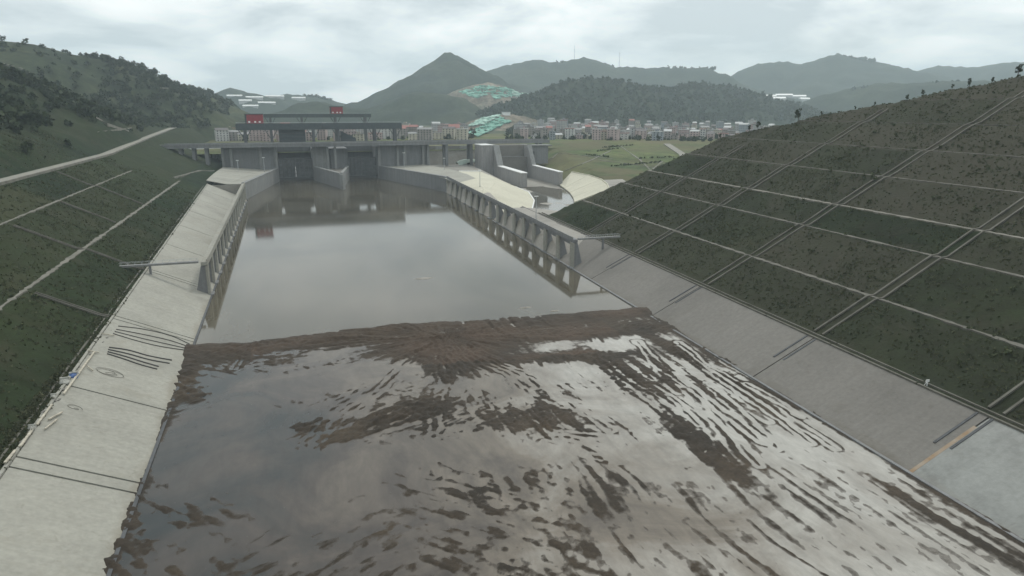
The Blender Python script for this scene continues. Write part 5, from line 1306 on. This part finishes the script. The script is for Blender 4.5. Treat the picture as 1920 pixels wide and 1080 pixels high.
def lump(name, c, rx, ry, rz, mat, label, cat, group, seed):
    r2 = random.Random(seed); n, m2 = 12, 7; V = []; F_ = []
    t = empty(name, tuple(c)); tag(t, label, cat, group)
    for j in range(m2):
        ph = j / (m2 - 1) * math.pi / 2
        for i in range(n):
            a = 2 * math.pi * i / n; k = 1 + 0.35 * (r2.random() - 0.5)
            V.append((math.cos(a) * math.cos(ph) ** 0.6 * rx * k, math.sin(a) * math.cos(ph) ** 0.6 * ry * k, math.sin(ph) * rz * (1 + .25 * (r2.random() - .5)) - 0.15))
    for j in range(m2 - 1):
        for i in range(n): F_.append((j * n + i, j * n + (i + 1) % n, (j + 1) * n + (i + 1) % n, (j + 1) * n + i))
    mesh_np('cover', V, F_, mat, t); 
    MB().box(c[0] - rx * .85, c[0] + rx * .85, c[1] - ry * .12, c[1] + ry * .12, c[2], c[2] + rz * 1.06).build('strap', M_BAG, t)
def berm_pt(px, py):
    p = onL(px, py); return np.array([p[0], p[1], float(hL(p[0], p[1])) + 0.05])
lump('tarpaulin_bundle', berm_pt(138, 704), 1.1, 2.0, 1.3, M_BLUE, 'blue tarpaulin bundle beside the slab edge', 'bundle', 'covered bundles beside the slab', 1)
lump('tarpaulin_bundle', berm_pt(122, 716), 1.2, 1.6, 1.4, M_BAG, 'pale sacking bundle next to the blue tarpaulin', 'bundle', 'covered bundles beside the slab', 2)
lump('tarpaulin_bundle', berm_pt(60, 800), 0.8, 1.0, 0.8, M_BAG, 'small pale sack pile beside the lower left slab edge', 'bundle', 'covered bundles beside the slab', 3)
lump('tarpaulin_bundle', berm_pt(100, 740), 0.7, 1.1, 0.7, M_BAG, 'grey sack below the bundles by the slab edge', 'bundle', 'covered bundles beside the slab', 4)
bd = [((178, 662), (120, 742), 0.5, 'long pale timber lying along the left slab edge'), ((165, 660), (186, 664), 0.35, 'short plank across the top of the long timber'), ((98, 762), (70, 800), 0.45, 'second timber along the slab edge'), ((92, 790), (118, 776), 0.35, 'plank lying aslant below the second timber'), ((60, 812), (38, 842), 0.5, 'third timber near the lower left corner'), ((85, 808), (108, 790), 0.3, 'short plank aslant in the gutter'), ((190, 628), (215, 632), 0.3, 'plank at the head of the black hoses'), ((30, 848), (10, 872), 0.5, 'timber in the lower left corner'), ((165, 690), (175, 698), 0.25, 'short stake beside the cable coil')]
for a, b2, wd, lab in bd:
    p, q = onL(*a), onL(*b2); p = (p[0], p[1], max(p[2], float(hL(p[0], p[1]))) + 0.5); q = (q[0], q[1], max(q[2], float(hL(q[0], q[1]))) + 0.5)
    o = MB().beam(p, q, wd, 0.3).build('timber', M_WOOD, bevel=0.03); tag(o, lab, 'timber', 'loose timbers along the left slab')
for k in range(26):
    x = 20 + (215 - 20) * (k + rh.random() * 0.8) / 26; y = 866 - (x - 20) / 195 * 250 + rh.uniform(-8, 4)
    p = berm_pt(x - 6, y); s = rh.uniform(0.25, 0.6)
    mb = MB(); V = [(p[0] + s * rh.uniform(.6, 1.2) * a, p[1] + s * rh.uniform(.6, 1.3) * b2, p[2] + s * c2 * rh.uniform(.5, .9)) for a, b2, c2 in ((-1, -1, 0), (1, -1, 0), (1, 1, 0), (-1, 1, 0), (-1, -1, 1), (1, -1, 1), (1, 1, 1), (-1, 1, 1))]
    mb.add(V, [(0, 3, 2, 1), (4, 5, 6, 7), (0, 1, 5, 4), (1, 2, 6, 5), (2, 3, 7, 6), (3, 0, 4, 7)])
    o = mb.build('rubble_block', M_SLAB_R); tag(o, f'pale broken concrete lump, {ORD[k]} from the lower left corner along the slab edge', 'rubble', 'rubble lumps in the left gutter')
# survey marker on the right kerb
d = ray(1754, 744); y_ = 118.0; x_ = float(Xe(y_)) + 22.0
t = empty('survey_marker', (x_, y_, 10)); tag(t, 'small white survey marker on the right kerb', 'marker')
MB().tube([(x_, y_, 9.8), (x_, y_, 11.6)], 0.12, 6).build('post', M_WHITE, t)
MB().box(x_ - 0.5, x_ + 0.5, y_ - 0.08, y_ + 0.08, 11.0, 11.6).build('plate', M_WHITE, t)
for s in (-0.6, 0.6): MB().beam((x_ + s, y_ + 0.4, 9.9), (x_, y_ + 0.1, 11.0), 0.1, 0.1).build('stay', M_WHITE, t)

# ------------------------------------------------------------------ haze
m = bpy.data.materials.new('haze_air'); m.use_nodes = True; nt_ = m.node_tree; nt_.nodes.clear()
o_ = N(nt_, 'ShaderNodeOutputMaterial'); v_ = N(nt_, 'ShaderNodeVolumePrincipled')
v_.inputs['Color'].default_value = (0.78, 0.92, 1.0, 1); v_.inputs['Density'].default_value = 0.00013; v_.inputs['Anisotropy'].default_value = 0.3
nt_.links.new(v_.outputs[0], o_.inputs['Volume'])
o = MB().box(-9600, 9600, -9600, 9600, -10, 720).build('haze', m); tag(o, kind='stuff')
